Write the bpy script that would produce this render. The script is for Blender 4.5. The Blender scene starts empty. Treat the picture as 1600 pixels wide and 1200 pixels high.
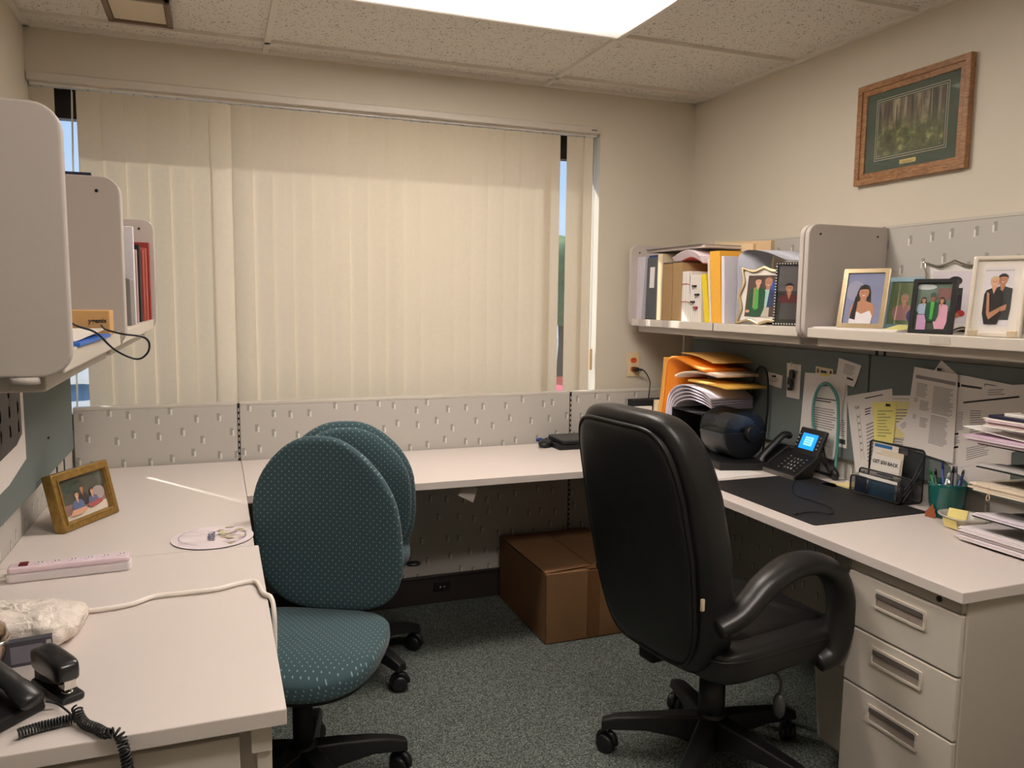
import bpy, bmesh, math, random
from mathutils import Vector, Matrix
random.seed(7)
C = bpy.context.scene.collection
S = bpy.context.scene
PI = math.pi
R = math.radians
# ------------------------------------------------------------------ camera
YAW, PITCH, ROLL, FPX = -20.741, -6.0952, 0.6516, 1220.33
CAM = Vector((0, 0, 1.4305))
_y, _p, _r = R(YAW), R(PITCH), R(ROLL)
FW = Vector((-math.sin(_y)*math.cos(_p), math.cos(_y)*math.cos(_p), math.sin(_p)))
_ri = Vector((math.cos(_y), math.sin(_y), 0)); _up = _ri.cross(FW)
RI = _ri*math.cos(_r)+_up*math.sin(_r); UP = -_ri*math.sin(_r)+_up*math.cos(_r)
cd = bpy.data.cameras.new('camera'); cam = bpy.data.objects.new('camera', cd); C.objects.link(cam)
cd.sensor_width = 36; cd.lens = FPX/1600*36; cd.clip_start = 0.02
cam.matrix_world = Matrix(((RI.x, UP.x, -FW.x, CAM.x), (RI.y, UP.y, -FW.y, CAM.y), (RI.z, UP.z, -FW.z, CAM.z), (0, 0, 0, 1)))
S.camera = cam
S.view_settings.view_transform = 'Standard'; S.view_settings.look = 'None'
S.view_settings.exposure = 0.08; S.view_settings.gamma = 1.0; S.view_settings.use_curve_mapping = False
S.cycles.max_bounces = 8; S.cycles.diffuse_bounces = 5; S.cycles.transparent_max_bounces = 12
S.cycles.caustics_reflective = False; S.cycles.caustics_refractive = False; S.cycles.sample_clamp_indirect = 6

def at(px, py, ax, v):
    """world point where the sight line through a pixel meets the plane ax = v"""
    d = FW+RI*((px-800)/FPX)-UP*((py-600)/FPX)
    i = 'XYZ'.index(ax); return CAM+d*((v-CAM[i])/d[i])
# ------------------------------------------------------------------ world and sun
w = bpy.data.worlds.new('world'); S.world = w; w.use_nodes = True
nt = w.node_tree; bg = nt.nodes['Background']
tc = nt.nodes.new('ShaderNodeTexCoord'); sp = nt.nodes.new('ShaderNodeSeparateXYZ'); rp = nt.nodes.new('ShaderNodeValToRGB')
nt.links.new(tc.outputs['Generated'], sp.inputs[0]); nt.links.new(sp.outputs['Z'], rp.inputs[0]); nt.links.new(rp.outputs[0], bg.inputs[0])
rp.color_ramp.elements[0].position = 0.0; rp.color_ramp.elements[0].color = (.55, .72, .9, 1)
rp.color_ramp.elements[1].position = 0.5; rp.color_ramp.elements[1].color = (.22, .45, .9, 1)
bg.inputs[1].default_value = 1.15
sl = bpy.data.lights.new('sun', 'SUN'); so = bpy.data.objects.new('sun', sl); C.objects.link(so)
sl.energy = 7.0; sl.angle = R(1.0); sl.color = (1, .97, .91)
SUND = Vector((0.545, -0.839, -0.9)).normalized()
so.rotation_euler = SUND.to_track_quat('-Z', 'Y').to_euler(); so.location = (-3, 8, 6)
LENS_GLOW = 42.0

# ------------------------------------------------------------------ materials
def lin(c): return tuple(((v/255)/12.92 if v/255 <= .04045 else ((v/255+.055)/1.055)**2.4) for v in c)+(1,)
class NT:
    def __init__(s, name):
        s.m = bpy.data.materials.new(name); s.m.use_nodes = True; s.t = s.m.node_tree; s.b = s.t.nodes['Principled BSDF']
    def n(s, ty, **k):
        o = s.t.nodes.new('ShaderNode'+ty)
        for a, v in k.items(): setattr(o, a, v)
        return o
    def l(s, a, b): s.t.links.new(a, b)
    def put(s, v, sock):
        if isinstance(v, (int, float, tuple)): sock.default_value = v
        else: s.l(v, sock)
    def m_(s, op, a, b=0.0, c=0.0):
        o = s.n('Math', operation=op); s.put(a, o.inputs[0]); s.put(b, o.inputs[1]); s.put(c, o.inputs[2]); return o.outputs[0]
    def xyz(s, kind='Object'):
        tc = s.n('TexCoord'); sp = s.n('SeparateXYZ'); s.l(tc.outputs[kind], sp.inputs[0]); return tc.outputs[kind], sp.outputs
    def noise(s, scale, vec=None, detail=3, rough=.5, dist=0):
        o = s.n('TexNoise'); o.inputs['Scale'].default_value = scale; o.inputs['Detail'].default_value = detail
        o.inputs['Roughness'].default_value = rough; o.inputs['Distortion'].default_value = dist
        if vec is not None: s.l(vec, o.inputs['Vector'])
        return o.outputs['Fac']
    def mix(s, f, a, b):
        o = s.n('Mix', data_type='RGBA'); s.put(f, o.inputs[0]); s.put(a, o.inputs[6]); s.put(b, o.inputs[7]); return o.outputs[2]
    def ramp(s, f, els):
        o = s.n('ValToRGB'); s.l(f, o.inputs[0]); e = o.color_ramp.elements
        while len(e) < len(els): e.new(.5)
        for q, (p, c) in zip(e, els): q.position = p; q.color = c
        return o.outputs[0]
    def bump(s, h, st=.2, dist=.002):
        o = s.n('Bump'); o.inputs['Strength'].default_value = st; o.inputs['Distance'].default_value = dist; s.l(h, o.inputs['Height']); s.l(o.outputs[0], s.b.inputs['Normal'])
_mc = {}
def M(c, rough=.6, metal=0, var=.06, bump=0, scale=40, spec=.5, coat=0, emit=0, alpha=1, trans=0, name=None):
    key = (c, rough, metal, var, bump, scale, spec, coat, emit, alpha, trans)
    if key in _mc: return _mc[key]
    t = NT(name or 'mat_%d' % len(_mc)); L = lin(c); b = t.b
    co, _ = t.xyz(); nz = t.noise(scale, co)
    lo = tuple(v*(1-var) for v in L[:3])+(1,); hi = tuple(min(1, v*(1+var)) for v in L[:3])+(1,)
    t.l(t.mix(nz, lo, hi), b.inputs['Base Color'])
    b.inputs['Roughness'].default_value = rough; b.inputs['Metallic'].default_value = metal
    b.inputs['Specular IOR Level'].default_value = spec; b.inputs['Coat Weight'].default_value = coat
    if bump: t.bump(t.noise(scale*6, co), bump, .001)
    if emit: b.inputs['Emission Color'].default_value = L; b.inputs['Emission Strength'].default_value = emit
    b.inputs['Alpha'].default_value = alpha; b.inputs['Transmission Weight'].default_value = trans
    _mc[key] = t.m; return t.m

def mat_wall():
    t = NT('painted_wall'); co, _ = t.xyz(); n1 = t.noise(3, co); n2 = t.noise(260, co, 2)
    t.l(t.mix(n1, lin((206, 198, 181)), lin((211, 202, 186))), t.b.inputs['Base Color']); t.b.inputs['Roughness'].default_value = .55
    t.bump(n2, .12, .001); return t.m
def mat_ceiling():
    t = NT('ceiling_tile'); co, x = t.xyz()
    mp = t.n('Mapping'); t.l(co, mp.inputs[0]); mp.inputs['Rotation'].default_value = (0, 0, .6)
    mp.inputs['Scale'].default_value = (1, .45, 1)
    v = t.n('TexVoronoi'); v.inputs['Scale'].default_value = 62; v.inputs['Randomness'].default_value = 1
    nd = t.noise(22, co, 2); ad = t.n('MixRGB'); ad.blend_type = 'ADD'; ad.inputs[0].default_value = .10
    nc = t.n('TexNoise'); nc.inputs['Scale'].default_value = 30; t.l(co, nc.inputs['Vector'])
    t.l(mp.outputs[0], ad.inputs[1]); t.l(nc.outputs['Color'], ad.inputs[2]); t.l(ad.outputs[0], v.inputs['Vector'])
    d = t.m_('LESS_THAN', v.outputs['Distance'], .29)
    gate = t.m_('GREATER_THAN', t.noise(140, co, 1), .50)
    f = t.m_('MULTIPLY', d, gate)
    mt = t.noise(400, co, 2)
    base = t.mix(mt, lin((220, 215, 206)), lin((236, 231, 222)))
    t.l(t.mix(f, base, lin((104, 96, 88))), t.b.inputs['Base Color']); t.b.inputs['Roughness'].default_value = .9
    t.bump(t.m_('SUBTRACT', mt, f), .5, .002); return t.m
def mat_carpet():
    t = NT('carpet'); co, _ = t.xyz(); n1 = t.noise(230, co, 3, .7); n2 = t.noise(5, co)
    c = t.ramp(n1, [(.36, lin((44, 52, 50))), (.5, lin((92, 100, 96))), (.63, lin((158, 163, 155)))])
    t.l(t.mix(t.m_('MULTIPLY', n2, .25), c, lin((80, 82, 76))), t.b.inputs['Base Color']); t.b.inputs['Roughness'].default_value = .95
    t.b.inputs['Specular IOR Level'].default_value = .1; t.bump(n1, .8, .006); return t.m
def mat_panel(ax):
    """grey vinyl cubicle fabric with scattered pairs of pale and dark dashes; ax = which object axis runs along the panel"""
    t = NT('panel_fabric_'+ax); co, x = t.xyz(); u = x['XY'.index(ax)]; v = x[2]; cs = .09
    row = t.m_('FLOOR', t.m_('DIVIDE', v, cs)); us = t.m_('ADD', t.m_('DIVIDE', u, cs), t.m_('MULTIPLY', row, .37))
    col = t.m_('FLOOR', us); cx = t.n('CombineXYZ'); t.l(col, cx.inputs[0]); t.l(row, cx.inputs[1])
    wn = t.n('TexWhiteNoise'); t.l(cx.outputs[0], wn.inputs['Vector']); sc = t.n('SeparateColor'); t.l(wn.outputs['Color'], sc.inputs[0])
    lu = t.m_('SUBTRACT', t.m_('SUBTRACT', us, col), t.m_('MULTIPLY_ADD', sc.outputs[0], .55, .2))
    lv = t.m_('SUBTRACT', t.m_('SUBTRACT', t.m_('DIVIDE', v, cs), row), t.m_('MULTIPLY_ADD', sc.outputs[1], .45, .25))
    def box(cu, cv, hu, hv):
        a = t.m_('LESS_THAN', t.m_('ABSOLUTE', t.m_('SUBTRACT', lu, cu)), hu); b = t.m_('LESS_THAN', t.m_('ABSOLUTE', t.m_('SUBTRACT', lv, cv)), hv)
        return t.m_('MULTIPLY', a, b)
    dark = box(-.035, .05, .075, .17); light = box(.05, -.03, .04, .13)
    nz = t.noise(500, co, 2)
    base = t.mix(nz, lin((181, 177, 170)), lin((193, 188, 181)))
    c = t.mix(t.m_('MULTIPLY', dark, .75), base, lin((140, 138, 128))); c = t.mix(t.m_('MULTIPLY', light, .9), c, lin((226, 224, 214)))
    t.l(c, t.b.inputs['Base Color']); t.b.inputs['Roughness'].default_value = .75; t.bump(nz, .2, .001); return t.m
def mat_dots(a, b, name):
    t = NT(name); co, x = t.xyz(); u = x['XYZ'.index(a)]; v = x['XYZ'.index(b)]; s = .0215
    if a == 'X': u = t.m_('ADD', u, x[2]); v = t.m_('MULTIPLY_ADD', x[2], .7, v)
    p = t.m_('DIVIDE', t.m_('ADD', u, v), s); q = t.m_('DIVIDE', t.m_('SUBTRACT', u, v), s)
    fp = t.m_('SUBTRACT', t.m_('FRACT', p), .5); fq = t.m_('SUBTRACT', t.m_('FRACT', q), .5)
    d = t.m_('SQRT', t.m_('ADD', t.m_('MULTIPLY', fp, fp), t.m_('MULTIPLY', fq, fq)))
    f = t.m_('LESS_THAN', d, .13); nz = t.noise(700, co, 2)
    base = t.mix(nz, lin((52, 72, 78)), lin((68, 91, 97)))
    t.l(t.mix(t.m_('MULTIPLY', f, .75), base, lin((138, 168, 166))), t.b.inputs['Base Color'])
    t.b.inputs['Roughness'].default_value = .9; t.b.inputs['Specular IOR Level'].default_value = .2; t.b.inputs['Sheen Weight'].default_value = .15
    t.bump(nz, .3, .001); return t.m
def mat_blind():
    t = NT('blind_vinyl'); co, x = t.xyz(); nz = t.noise(60, co, 2)
    st = t.m_('SINE', t.m_('MULTIPLY', x[0], 2200.0))
    d = t.n('BsdfDiffuse'); tr = t.n('BsdfTranslucent'); mx = t.n('MixShader'); mx.inputs[0].default_value = .125
    c = t.mix(nz, lin((216, 207, 186)), lin((222, 213, 194)))
    c2 = t.mix(nz, lin((202, 190, 168)), lin((209, 197, 175))); t.l(c2, d.inputs[0]); t.l(c, tr.inputs[0]); t.l(d.outputs[0], mx.inputs[1]); t.l(tr.outputs[0], mx.inputs[2])
    b = t.n('Bump'); b.inputs['Strength'].default_value = .15; b.inputs['Distance'].default_value = .0006; t.l(st, b.inputs['Height']); t.l(b.outputs[0], d.inputs['Normal'])
    t.l(mx.outputs[0], t.t.nodes['Material Output'].inputs[0]); return t.m
def mat_glass(tint=(1, 1, 1, 1), fac=.06, name='window_glass', rough=.03):
    t = NT(name); tr = t.n('BsdfTransparent'); tr.inputs[0].default_value = tint; gl = t.n('BsdfGlossy'); gl.inputs['Roughness'].default_value = rough
    mx = t.n('MixShader'); mx.inputs[0].default_value = fac
    nz = t.noise(2, t.xyz()[0]); t.l(t.m_('MULTIPLY_ADD', nz, .02, fac), mx.inputs[0])
    t.l(tr.outputs[0], mx.inputs[1]); t.l(gl.outputs[0], mx.inputs[2]); t.l(mx.outputs[0], t.t.nodes['Material Output'].inputs[0]); return t.m
def mat_lens():
    t = NT('light_lens'); co, x = t.xyz(); b = t.b; b.inputs['Base Color'].default_value = (.8, .8, .8, 1)
    # two tubes run behind the prismatic lens
    a = t.m_('DIVIDE', x[1], .13); g = t.m_('POWER', 2.718, t.m_('MULTIPLY', t.m_('MULTIPLY', a, a), -1.0))
    ex = t.m_('DIVIDE', x[0], .54); ex2 = t.m_('MULTIPLY', ex, ex); e4 = t.m_('POWER', 2.718, t.m_('MULTIPLY', t.m_('MULTIPLY', ex2, ex2), -1.0))
    st = t.m_('MULTIPLY_ADD', t.m_('MULTIPLY', g, e4), LENS_GLOW, .55)
    b.inputs['Emission Color'].default_value = (1, .90, .82, 1); t.l(st, b.inputs['Emission Strength'])
    ck = t.n('TexChecker'); ck.inputs['Scale'].default_value = 120; t.l(co, ck.inputs[0]); t.bump(ck.outputs['Fac'], .3, .001); return t.m
def mat_wood():
    t = NT('oak_frame'); co, x = t.xyz(); mp = t.n('Mapping'); t.l(co, mp.inputs[0]); mp.inputs['Scale'].default_value = (6, 1.2, 6)
    n = t.noise(18, mp.outputs[0], 6, .6, 1.5)
    t.l(t.ramp(n, [(.3, lin((112, 78, 50))), (.55, lin((160, 116, 78))), (.75, lin((186, 144, 102)))]), t.b.inputs['Base Color']); t.b.inputs['Roughness'].default_value = .4; return t.m
def mat_forest():
    t = NT('woodland_print'); co, x = t.xyz(); mp = t.n('Mapping'); t.l(co, mp.inputs[0]); mp.inputs['Scale'].default_value = (1, 34, 3)
    n = t.noise(1.6, mp.outputs[0], 5, .6, .6); n2 = t.noise(30, co, 4, .7)
    trees = t.ramp(n, [(.38, lin((58, 52, 50))), (.5, lin((110, 100, 84))), (.66, lin((176, 168, 138)))])
    mead = t.ramp(n2, [(.3, lin((60, 66, 50))), (.55, lin((104, 110, 78))), (.75, lin((186, 186, 130)))])
    h = t.m_('ADD', t.m_('MULTIPLY_ADD', x[2], 14.0, -2.9), t.m_('MULTIPLY', n2, 1.2)); f = t.m_('SUBTRACT', h, .1)
    fr = t.n('Clamp'); t.l(f, fr.inputs[0])
    t.l(t.mix(fr.outputs[0], mead, trees), t.b.inputs['Base Color']); t.b.inputs['Roughness'].default_value = .3; return t.m
def mat_leather(c=(20, 19, 19), r=.36, b=.25):
    t = NT('black_leather'); co, x = t.xyz(); v = t.n('TexVoronoi'); v.inputs['Scale'].default_value = 420; t.l(co, v.inputs['Vector'])
    n = t.noise(9, co, 4); t.l(t.mix(n, lin(c), lin(tuple(k+14 for k in c))), t.b.inputs['Base Color'])
    t.b.inputs['Roughness'].default_value = r; t.bump(t.m_('ADD', v.outputs['Distance'], t.m_('MULTIPLY', n, 3.0)), b, .0015); return t.m
def mat_card():
    t = NT('cardboard'); co, x = t.xyz(); n = t.noise(6, co, 4); n2 = t.noise(90, co, 3)
    t.l(t.mix(n, lin((118, 84, 54)), lin((142, 104, 70))), t.b.inputs['Base Color']); t.b.inputs['Roughness'].default_value = .8; t.bump(n2, .15, .001); return t.m
def mat_bag():
    t = NT('thin_plastic_bag'); co, x = t.xyz(); n = t.noise(28, co, 4, .6, 1.2)
    t.l(t.mix(n, lin((232, 220, 208)), lin((242, 232, 222))), t.b.inputs['Base Color']); t.b.inputs['Roughness'].default_value = .35; t.bump(n, .9, .01)
    t.b.inputs['Subsurface Weight'].default_value = .0; return t.m
WALL = mat_wall(); TILE = mat_ceiling(); CARPET = mat_carpet(); PX = mat_panel('X'); PY = mat_panel('Y')
DOTB = mat_dots('Y', 'Z', 'teal_dotted_fabric_back'); DOTS = mat_dots('X', 'Y', 'teal_dotted_fabric_seat')
BLIND = mat_blind(); GLASS = mat_glass(); LENS = mat_lens(); OAK = mat_wood(); FOREST = mat_forest()
LEATHER = mat_leather(); LEATHER2 = mat_leather((16, 15, 15), .42, .2); CARD = mat_card(); BAG = mat_bag()
LAM = M((216, 206, 200), .42, var=.02, scale=300); LAMEDGE = M((206, 194, 180), .5, var=.02)
STEEL = M((190, 180, 168), .45, var=.02, scale=120); STEEL2 = M((205, 196, 184), .4, var=.02); TRIM = M((196, 190, 180), .45, var=.02)
SHELFP = M((188, 179, 172), .5, var=.02, scale=200, bump=.08); GRIDM = M((226, 220, 210), .5, var=.02)
TACK = M((114, 123, 121), .9, var=.08, bump=.4, scale=160, spec=.1); PLASTIC = M((22, 22, 23), .42, var=.1, bump=.05); MATTE = M((17, 17, 18), .7, var=.1)
DARK = M((20, 19, 19), .6); RACE = M((52, 44, 42), .5, var=.05); WHITE = M((232, 226, 218), .5, var=.02); PAPER = M((236, 230, 226), .7, var=.02, scale=30)
CREAM = M((226, 208, 176), .6); INK = M((70, 68, 72), .8); INKL = M((158, 152, 152), .8); BLACKINK = M((24, 24, 26), .8)
ORANGE = M((232, 160, 52), .6, var=.05); YELLOW = M((240, 226, 120), .7); LYEL = M((238, 222, 160), .7); TANF = M((214, 186, 146), .7, var=.05)
GOLD = M((164, 132, 72), .35, .75, var=.5, bump=.6, scale=70); BRASS = M((206, 186, 150), .28, .9, var=.1); CHROME = M((225, 222, 215), .12, 1.0, var=.02)

# ------------------------------------------------------------------ geometry kit
WM = {}
def mtx(o): return WM.get(o.name, Matrix())
def tag(o, label=None, cat=None, group=None, kind=None):
    if label: o['label'] = label
    if cat: o['category'] = cat
    if group: o['group'] = group
    if kind: o['kind'] = kind
    return o
def thing(name, label, cat, loc=(0, 0, 0), rz=0, group=None, mat=None):
    o = bpy.data.objects.new(name, None); C.objects.link(o); o.empty_display_size = .05
    m = mat if mat is not None else Matrix.Translation(Vector(loc)) @ Matrix.Rotation(rz, 4, 'Z')
    o.matrix_world = m; WM[o.name] = m; return tag(o, label, cat, group)
def V(*a): return Vector(a)
class MB:
    def __init__(s): s.v = []; s.f = []; s.mi = []; s.mats = []; s.sm = []
    def slot(s, m):
        if m not in s.mats: s.mats.append(m)
        return s.mats.index(m)
    def add(s, vs, fs, m=None, smooth=False):
        b = len(s.v); s.v += [Vector(p) for p in vs]; k = s.slot(m) if m else 0
        for f in fs: s.f.append([b+i for i in f]); s.mi.append(k); s.sm.append(smooth)
        return s
    def box(s, x0, x1, y0, y1, z0, z1, m=None, M4=None):
        vs = [V(x, y, z) for z in (z0, z1) for y in (y0, y1) for x in (x0, x1)]
        if M4: vs = [M4 @ v for v in vs]
        return s.add(vs, [(0, 2, 3, 1), (4, 5, 7, 6), (0, 1, 5, 4), (2, 6, 7, 3), (0, 4, 6, 2), (1, 3, 7, 5)], m)
    def prism(s, poly, fn, d0, d1, m=None, smooth=False):
        n = len(poly); vs = [fn(a, b, d0) for a, b in poly]+[fn(a, b, d1) for a, b in poly]
        s.add(vs, [tuple(range(n))[::-1], tuple(range(n, 2*n))], m)
        b = len(s.v)-2*n; k = s.slot(m) if m else 0
        for i in range(n):
            j = (i+1) % n; s.f.append([b+i, b+j, b+n+j, b+n+i]); s.mi.append(k); s.sm.append(smooth)
        return s
    def tube(s, pts, r, n=8, m=None, cap=True, flat=1.0, closed=False, up=None):
        pts = [Vector(p) for p in pts]; N = len(pts); rs = r if isinstance(r, (list, tuple)) else [r]*N
        vs = []; t0 = None; nr = None
        for i in range(N):
            a = pts[(i-1) % N] if (closed or i > 0) else pts[i]; b = pts[(i+1) % N] if (closed or i < N-1) else pts[i]
            t = (b-a).normalized()
            if nr is None:
                nr = up.copy() if up else (Vector((0, 0, 1)) if abs(t.z) < .9 else Vector((1, 0, 0)))
            nr = (nr-t*nr.dot(t)).normalized(); bn = t.cross(nr)
            for k in range(n):
                an = 2*PI*k/n; vs.append(pts[i]+nr*(math.cos(an)*rs[i]*flat)+bn*(math.sin(an)*rs[i]))
        fs = []
        for i in range(N if closed else N-1):
            for k in range(n):
                a = i*n+k; b = i*n+(k+1) % n; j = (i+1) % N; fs.append((a, b, j*n+(k+1) % n, j*n+k))
        if cap and not closed: fs += [tuple(range(n))[::-1], tuple(range((N-1)*n, N*n))]
        return s.add(vs, fs, m, True)
    def cyl(s, p0, p1, r0, r1=None, n=20, m=None):
        return s.tube([p0, p1], [r0, r0 if r1 is None else r1], n, m)
    def lathe(s, prof, c=(0, 0, 0), n=28, m=None, M4=None):
        """prof: (radius, height) pairs from the bottom up"""
        vs = []; c = Vector(c)
        for r, z in prof:
            for k in range(n):
                v = V(r*math.cos(2*PI*k/n), r*math.sin(2*PI*k/n), z); vs.append((M4 @ v if M4 else v)+c)
        fs = [(i*n+k, i*n+(k+1) % n, (i+1)*n+(k+1) % n, (i+1)*n+k) for i in range(len(prof)-1) for k in range(n)]
        fs += [tuple(range(n))[::-1], tuple(range((len(prof)-1)*n, len(prof)*n))]
        return s.add(vs, fs, m, True)
    def superq(s, c, r, e1=.4, e2=.4, ax=2, fn=None, nu=18, nv=36, m=None):
        """rounded pad; ax is the thin axis"""
        P = lambda v, e: math.copysign(abs(v)**e, v)
        vs = []; a, b = [(1, 2), (2, 0), (0, 1)][ax]
        for i in range(nu+1):
            et = -PI/2+PI*i/nu
            for k in range(nv):
                om = 2*PI*k/nv; q = [0, 0, 0]
                q[ax] = r[ax]*P(math.sin(et), e1); q[a] = r[a]*P(math.cos(et), e1)*P(math.cos(om), e2); q[b] = r[b]*P(math.cos(et), e1)*P(math.sin(om), e2)
                p = Vector(q); p = fn(p) if fn else p; vs.append(p+Vector(c))
        fs = [(i*nv+k, i*nv+(k+1) % nv, (i+1)*nv+(k+1) % nv, (i+1)*nv+k) for i in range(nu) for k in range(nv)]
        return s.add(vs, fs, m, True)
    def build(s, name, m=None, parent=None, world=False, bevel=0, seg=2, smooth=None, subd=0, clean=False):
        me = bpy.data.meshes.new(name)
        vs = s.v
        o = bpy.data.objects.new(name, me); C.objects.link(o)
        if parent is not None:
            pm = mtx(parent); o.parent = parent; WM[o.name] = pm
            if world: inv = pm.inverted(); vs = [inv @ v for v in vs]
        else:
            mn = [min(v[i] for v in vs) for i in range(3)]; mx = [max(v[i] for v in vs) for i in range(3)]
            if not getattr(s, 'keep', False):
                og = V((mn[0]+mx[0])/2, (mn[1]+mx[1])/2, mn[2]); vs = [v-og for v in vs]; o.location = og; WM[o.name] = Matrix.Translation(og)
        me.from_pydata([tuple(v) for v in vs], [], s.f)
        for k in (s.mats or [m]): me.materials.append(k if k else m)
        for p, i, sm in zip(me.polygons, s.mi, s.sm): p.material_index = i; p.use_smooth = sm if smooth is None else smooth
        me.validate(); me.update()
        b = bmesh.new(); b.from_mesh(me); bmesh.ops.remove_doubles(b, verts=b.verts, dist=1e-6) if clean else None
        bmesh.ops.recalc_face_normals(b, faces=b.faces) if len(s.f) < 60000 and not getattr(s, 'open', False) else None
        b.to_mesh(me); b.free()
        if bevel:
            q = o.modifiers.new('bevel', 'BEVEL'); q.width = bevel; q.segments = seg; q.limit_method = 'ANGLE'; q.angle_limit = R(40)
        if subd:
            q = o.modifiers.new('subd', 'SUBSURF'); q.levels = subd; q.render_levels = subd
        return o
def bx(x0, x1, y0, y1, z0, z1, name, m, parent=None, bevel=.001, world=True, **k):
    return MB().box(x0, x1, y0, y1, z0, z1).build(name, m, parent, world and parent is not None, bevel=bevel, **k)
def rrect(a0, a1, b0, b1, r, n=6):
    rs = r if isinstance(r, (list, tuple)) else [r]*4
    out = []
    for (ca, cb, t0), q in zip(((a1, b1, 0), (a0, b1, 90), (a0, b0, 180), (a1, b0, 270)), rs):
        sa = -1 if ca == a1 else 1; sb = -1 if cb == b1 else 1
        if q <= 0: out.append((ca, cb)); continue
        for k in range(n+1):
            t = R(t0+90*k/n); out.append((ca+sa*q+q*math.cos(t), cb+sb*q+q*math.sin(t)))
    return out
def curve(pts, n=8, closed=False):
    """Catmull-Rom through the points"""
    P = [Vector(p) for p in pts]; out = []; N = len(P)
    rng = range(N) if closed else range(N-1)
    for i in rng:
        g = lambda k: P[k % N] if closed else P[max(0, min(N-1, k))]
        a, b, c, d = g(i-1), g(i), g(i+1), g(i+2)
        for j in range(n):
            t = j/n; out.append(.5*((2*b)+(c-a)*t+(2*a-5*b+4*c-d)*t*t+(3*b-a-3*c+d)*t**3))
    if not closed: out.append(P[-1])
    return out
def copy_tree(o, parent=None):
    c = o.copy(); C.objects.link(c)
    if parent: c.parent = parent
    for ch in list(o.children): copy_tree(ch, c)
    return c
def text_geo(s, size=1, align='CENTER'):
    cu = bpy.data.curves.new('t', 'FONT'); cu.body = s; cu.size = size; cu.align_x = align; cu.align_y = 'CENTER'; cu.resolution_u = 3; cu.offset = size*.02
    ob = bpy.data.objects.new('t', cu); C.objects.link(ob); dg = bpy.context.evaluated_depsgraph_get(); dg.update()
    me = bpy.data.meshes.new_from_object(ob.evaluated_get(dg)); vs = [tuple(v.co) for v in me.vertices]; fs = [tuple(p.vertices) for p in me.polygons]
    bpy.data.objects.remove(ob); bpy.data.curves.remove(cu); bpy.data.meshes.remove(me); return vs, fs
class Flat(MB):
    """flat artwork in a frame: O origin, Ux/Vx unit axes, N normal; each layer sits a hair above the last"""
    def __init__(s, O, U, Vv, N=None, eps=.00025):
        super().__init__(); s.O = Vector(O); s.U = Vector(U).normalized(); s.W = Vector(Vv).normalized(); s.N = Vector(N).normalized() if N else s.U.cross(s.W); s.k = 1; s.eps = eps; s.open = True
    def p(s, a, b, h=None): return s.O+s.U*a+s.W*b+s.N*(s.k*s.eps if h is None else h)
    def poly(s, pts, m, step=True):
        if step: s.k += 1
        vs = [s.p(a, b) for a, b in pts]; f = tuple(range(len(vs)))
        ar = sum(pts[i][0]*pts[(i+1) % len(pts)][1]-pts[(i+1) % len(pts)][0]*pts[i][1] for i in range(len(pts)))
        if (ar < 0) != (s.U.cross(s.W).dot(s.N) < 0): f = f[::-1]
        s.add(vs, [f], m); return s
    def rect(s, a0, a1, b0, b1, m, step=True): return s.poly([(a0, b0), (a1, b0), (a1, b1), (a0, b1)], m, step)
    def ell(s, a, b, ra, rb, m, n=16, step=True, t0=0, t1=360):
        return s.poly([(a+ra*math.cos(R(t0+(t1-t0)*k/n)), b+rb*math.sin(R(t0+(t1-t0)*k/n))) for k in range(n+(t1-t0 < 360))], m, step)
    def text(s, st, a, b, size, m, align='CENTER'):
        s.k += 1; vs, fs = text_geo(st, size, align); s.add([s.p(a+x, b+y) for x, y, _ in vs], fs, m); return s
    def slab(s, poly, h0, h1, m):
        s.prism(poly, lambda a, b, c: s.p(a, b, c), h0, h1, m); return s

# ------------------------------------------------------------------ the room
XL, XR, YW, ZC, YB = -.663, 2.364, 3.588, 2.458, -1.3
WX0, WX1, WZ0, WZ1 = -.661, 1.815, .86, 2.292
def struct(o): return tag(o, kind='structure')
struct(bx(XL-.15, XR+.15, YB-.15, YW+.22, -.08, 0, 'floor', CARPET, bevel=0))
struct(bx(XL-.15, XL, YB-.15, YW+.2, 0, ZC+.1, 'wall_left', WALL, bevel=0))
struct(bx(XR, XR+.15, YB-.15, YW+.2, 0, ZC+.1, 'wall_right', WALL, bevel=0))
struct(bx(XL, XR, YB-.15, YB, 0, ZC+.1, 'wall_back', WALL, bevel=0))
wb = MB()
for a in ((XL, WX0, 0, ZC+.1), (WX1, XR, 0, ZC+.1), (WX0, WX1, 0, WZ0), (WX0, WX1, WZ1, ZC+.1)): wb.box(a[0], a[1], YW, YW+.2, a[2], a[3])
struct(wb.build('wall_window', WALL))
struct(bx(XL-.15, XR+.15, YB-.15, YW+.2, ZC+.012, ZC+.1, 'ceiling', TILE, bevel=0))
# suspended grid of the ceiling
gx = [-1.06, .224, 1.51]; gy = [3.44, 2.833, 2.2, 1.567, .934, .301, -.332, -.965]
g = MB()
for x in gx:
    if XL < x < XR: g.box(x-.0115, x+.0115, YB, YW, ZC-.002, ZC+.013)
for y in gy: g.box(XL, XR, y-.0115, y+.0115, ZC-.002, ZC+.0125)
struct(g.build('trim_1', GRIDM))
g = MB(); g.box(XL, XL+.022, YB, YW, ZC-.003, ZC+.013); g.box(XR-.022, XR, YB, YW, ZC-.003, ZC+.013); g.box(XL, XR, YW-.022, YW, ZC-.003, ZC+.0128)
struct(g.build('trim_2', GRIDM))
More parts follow.
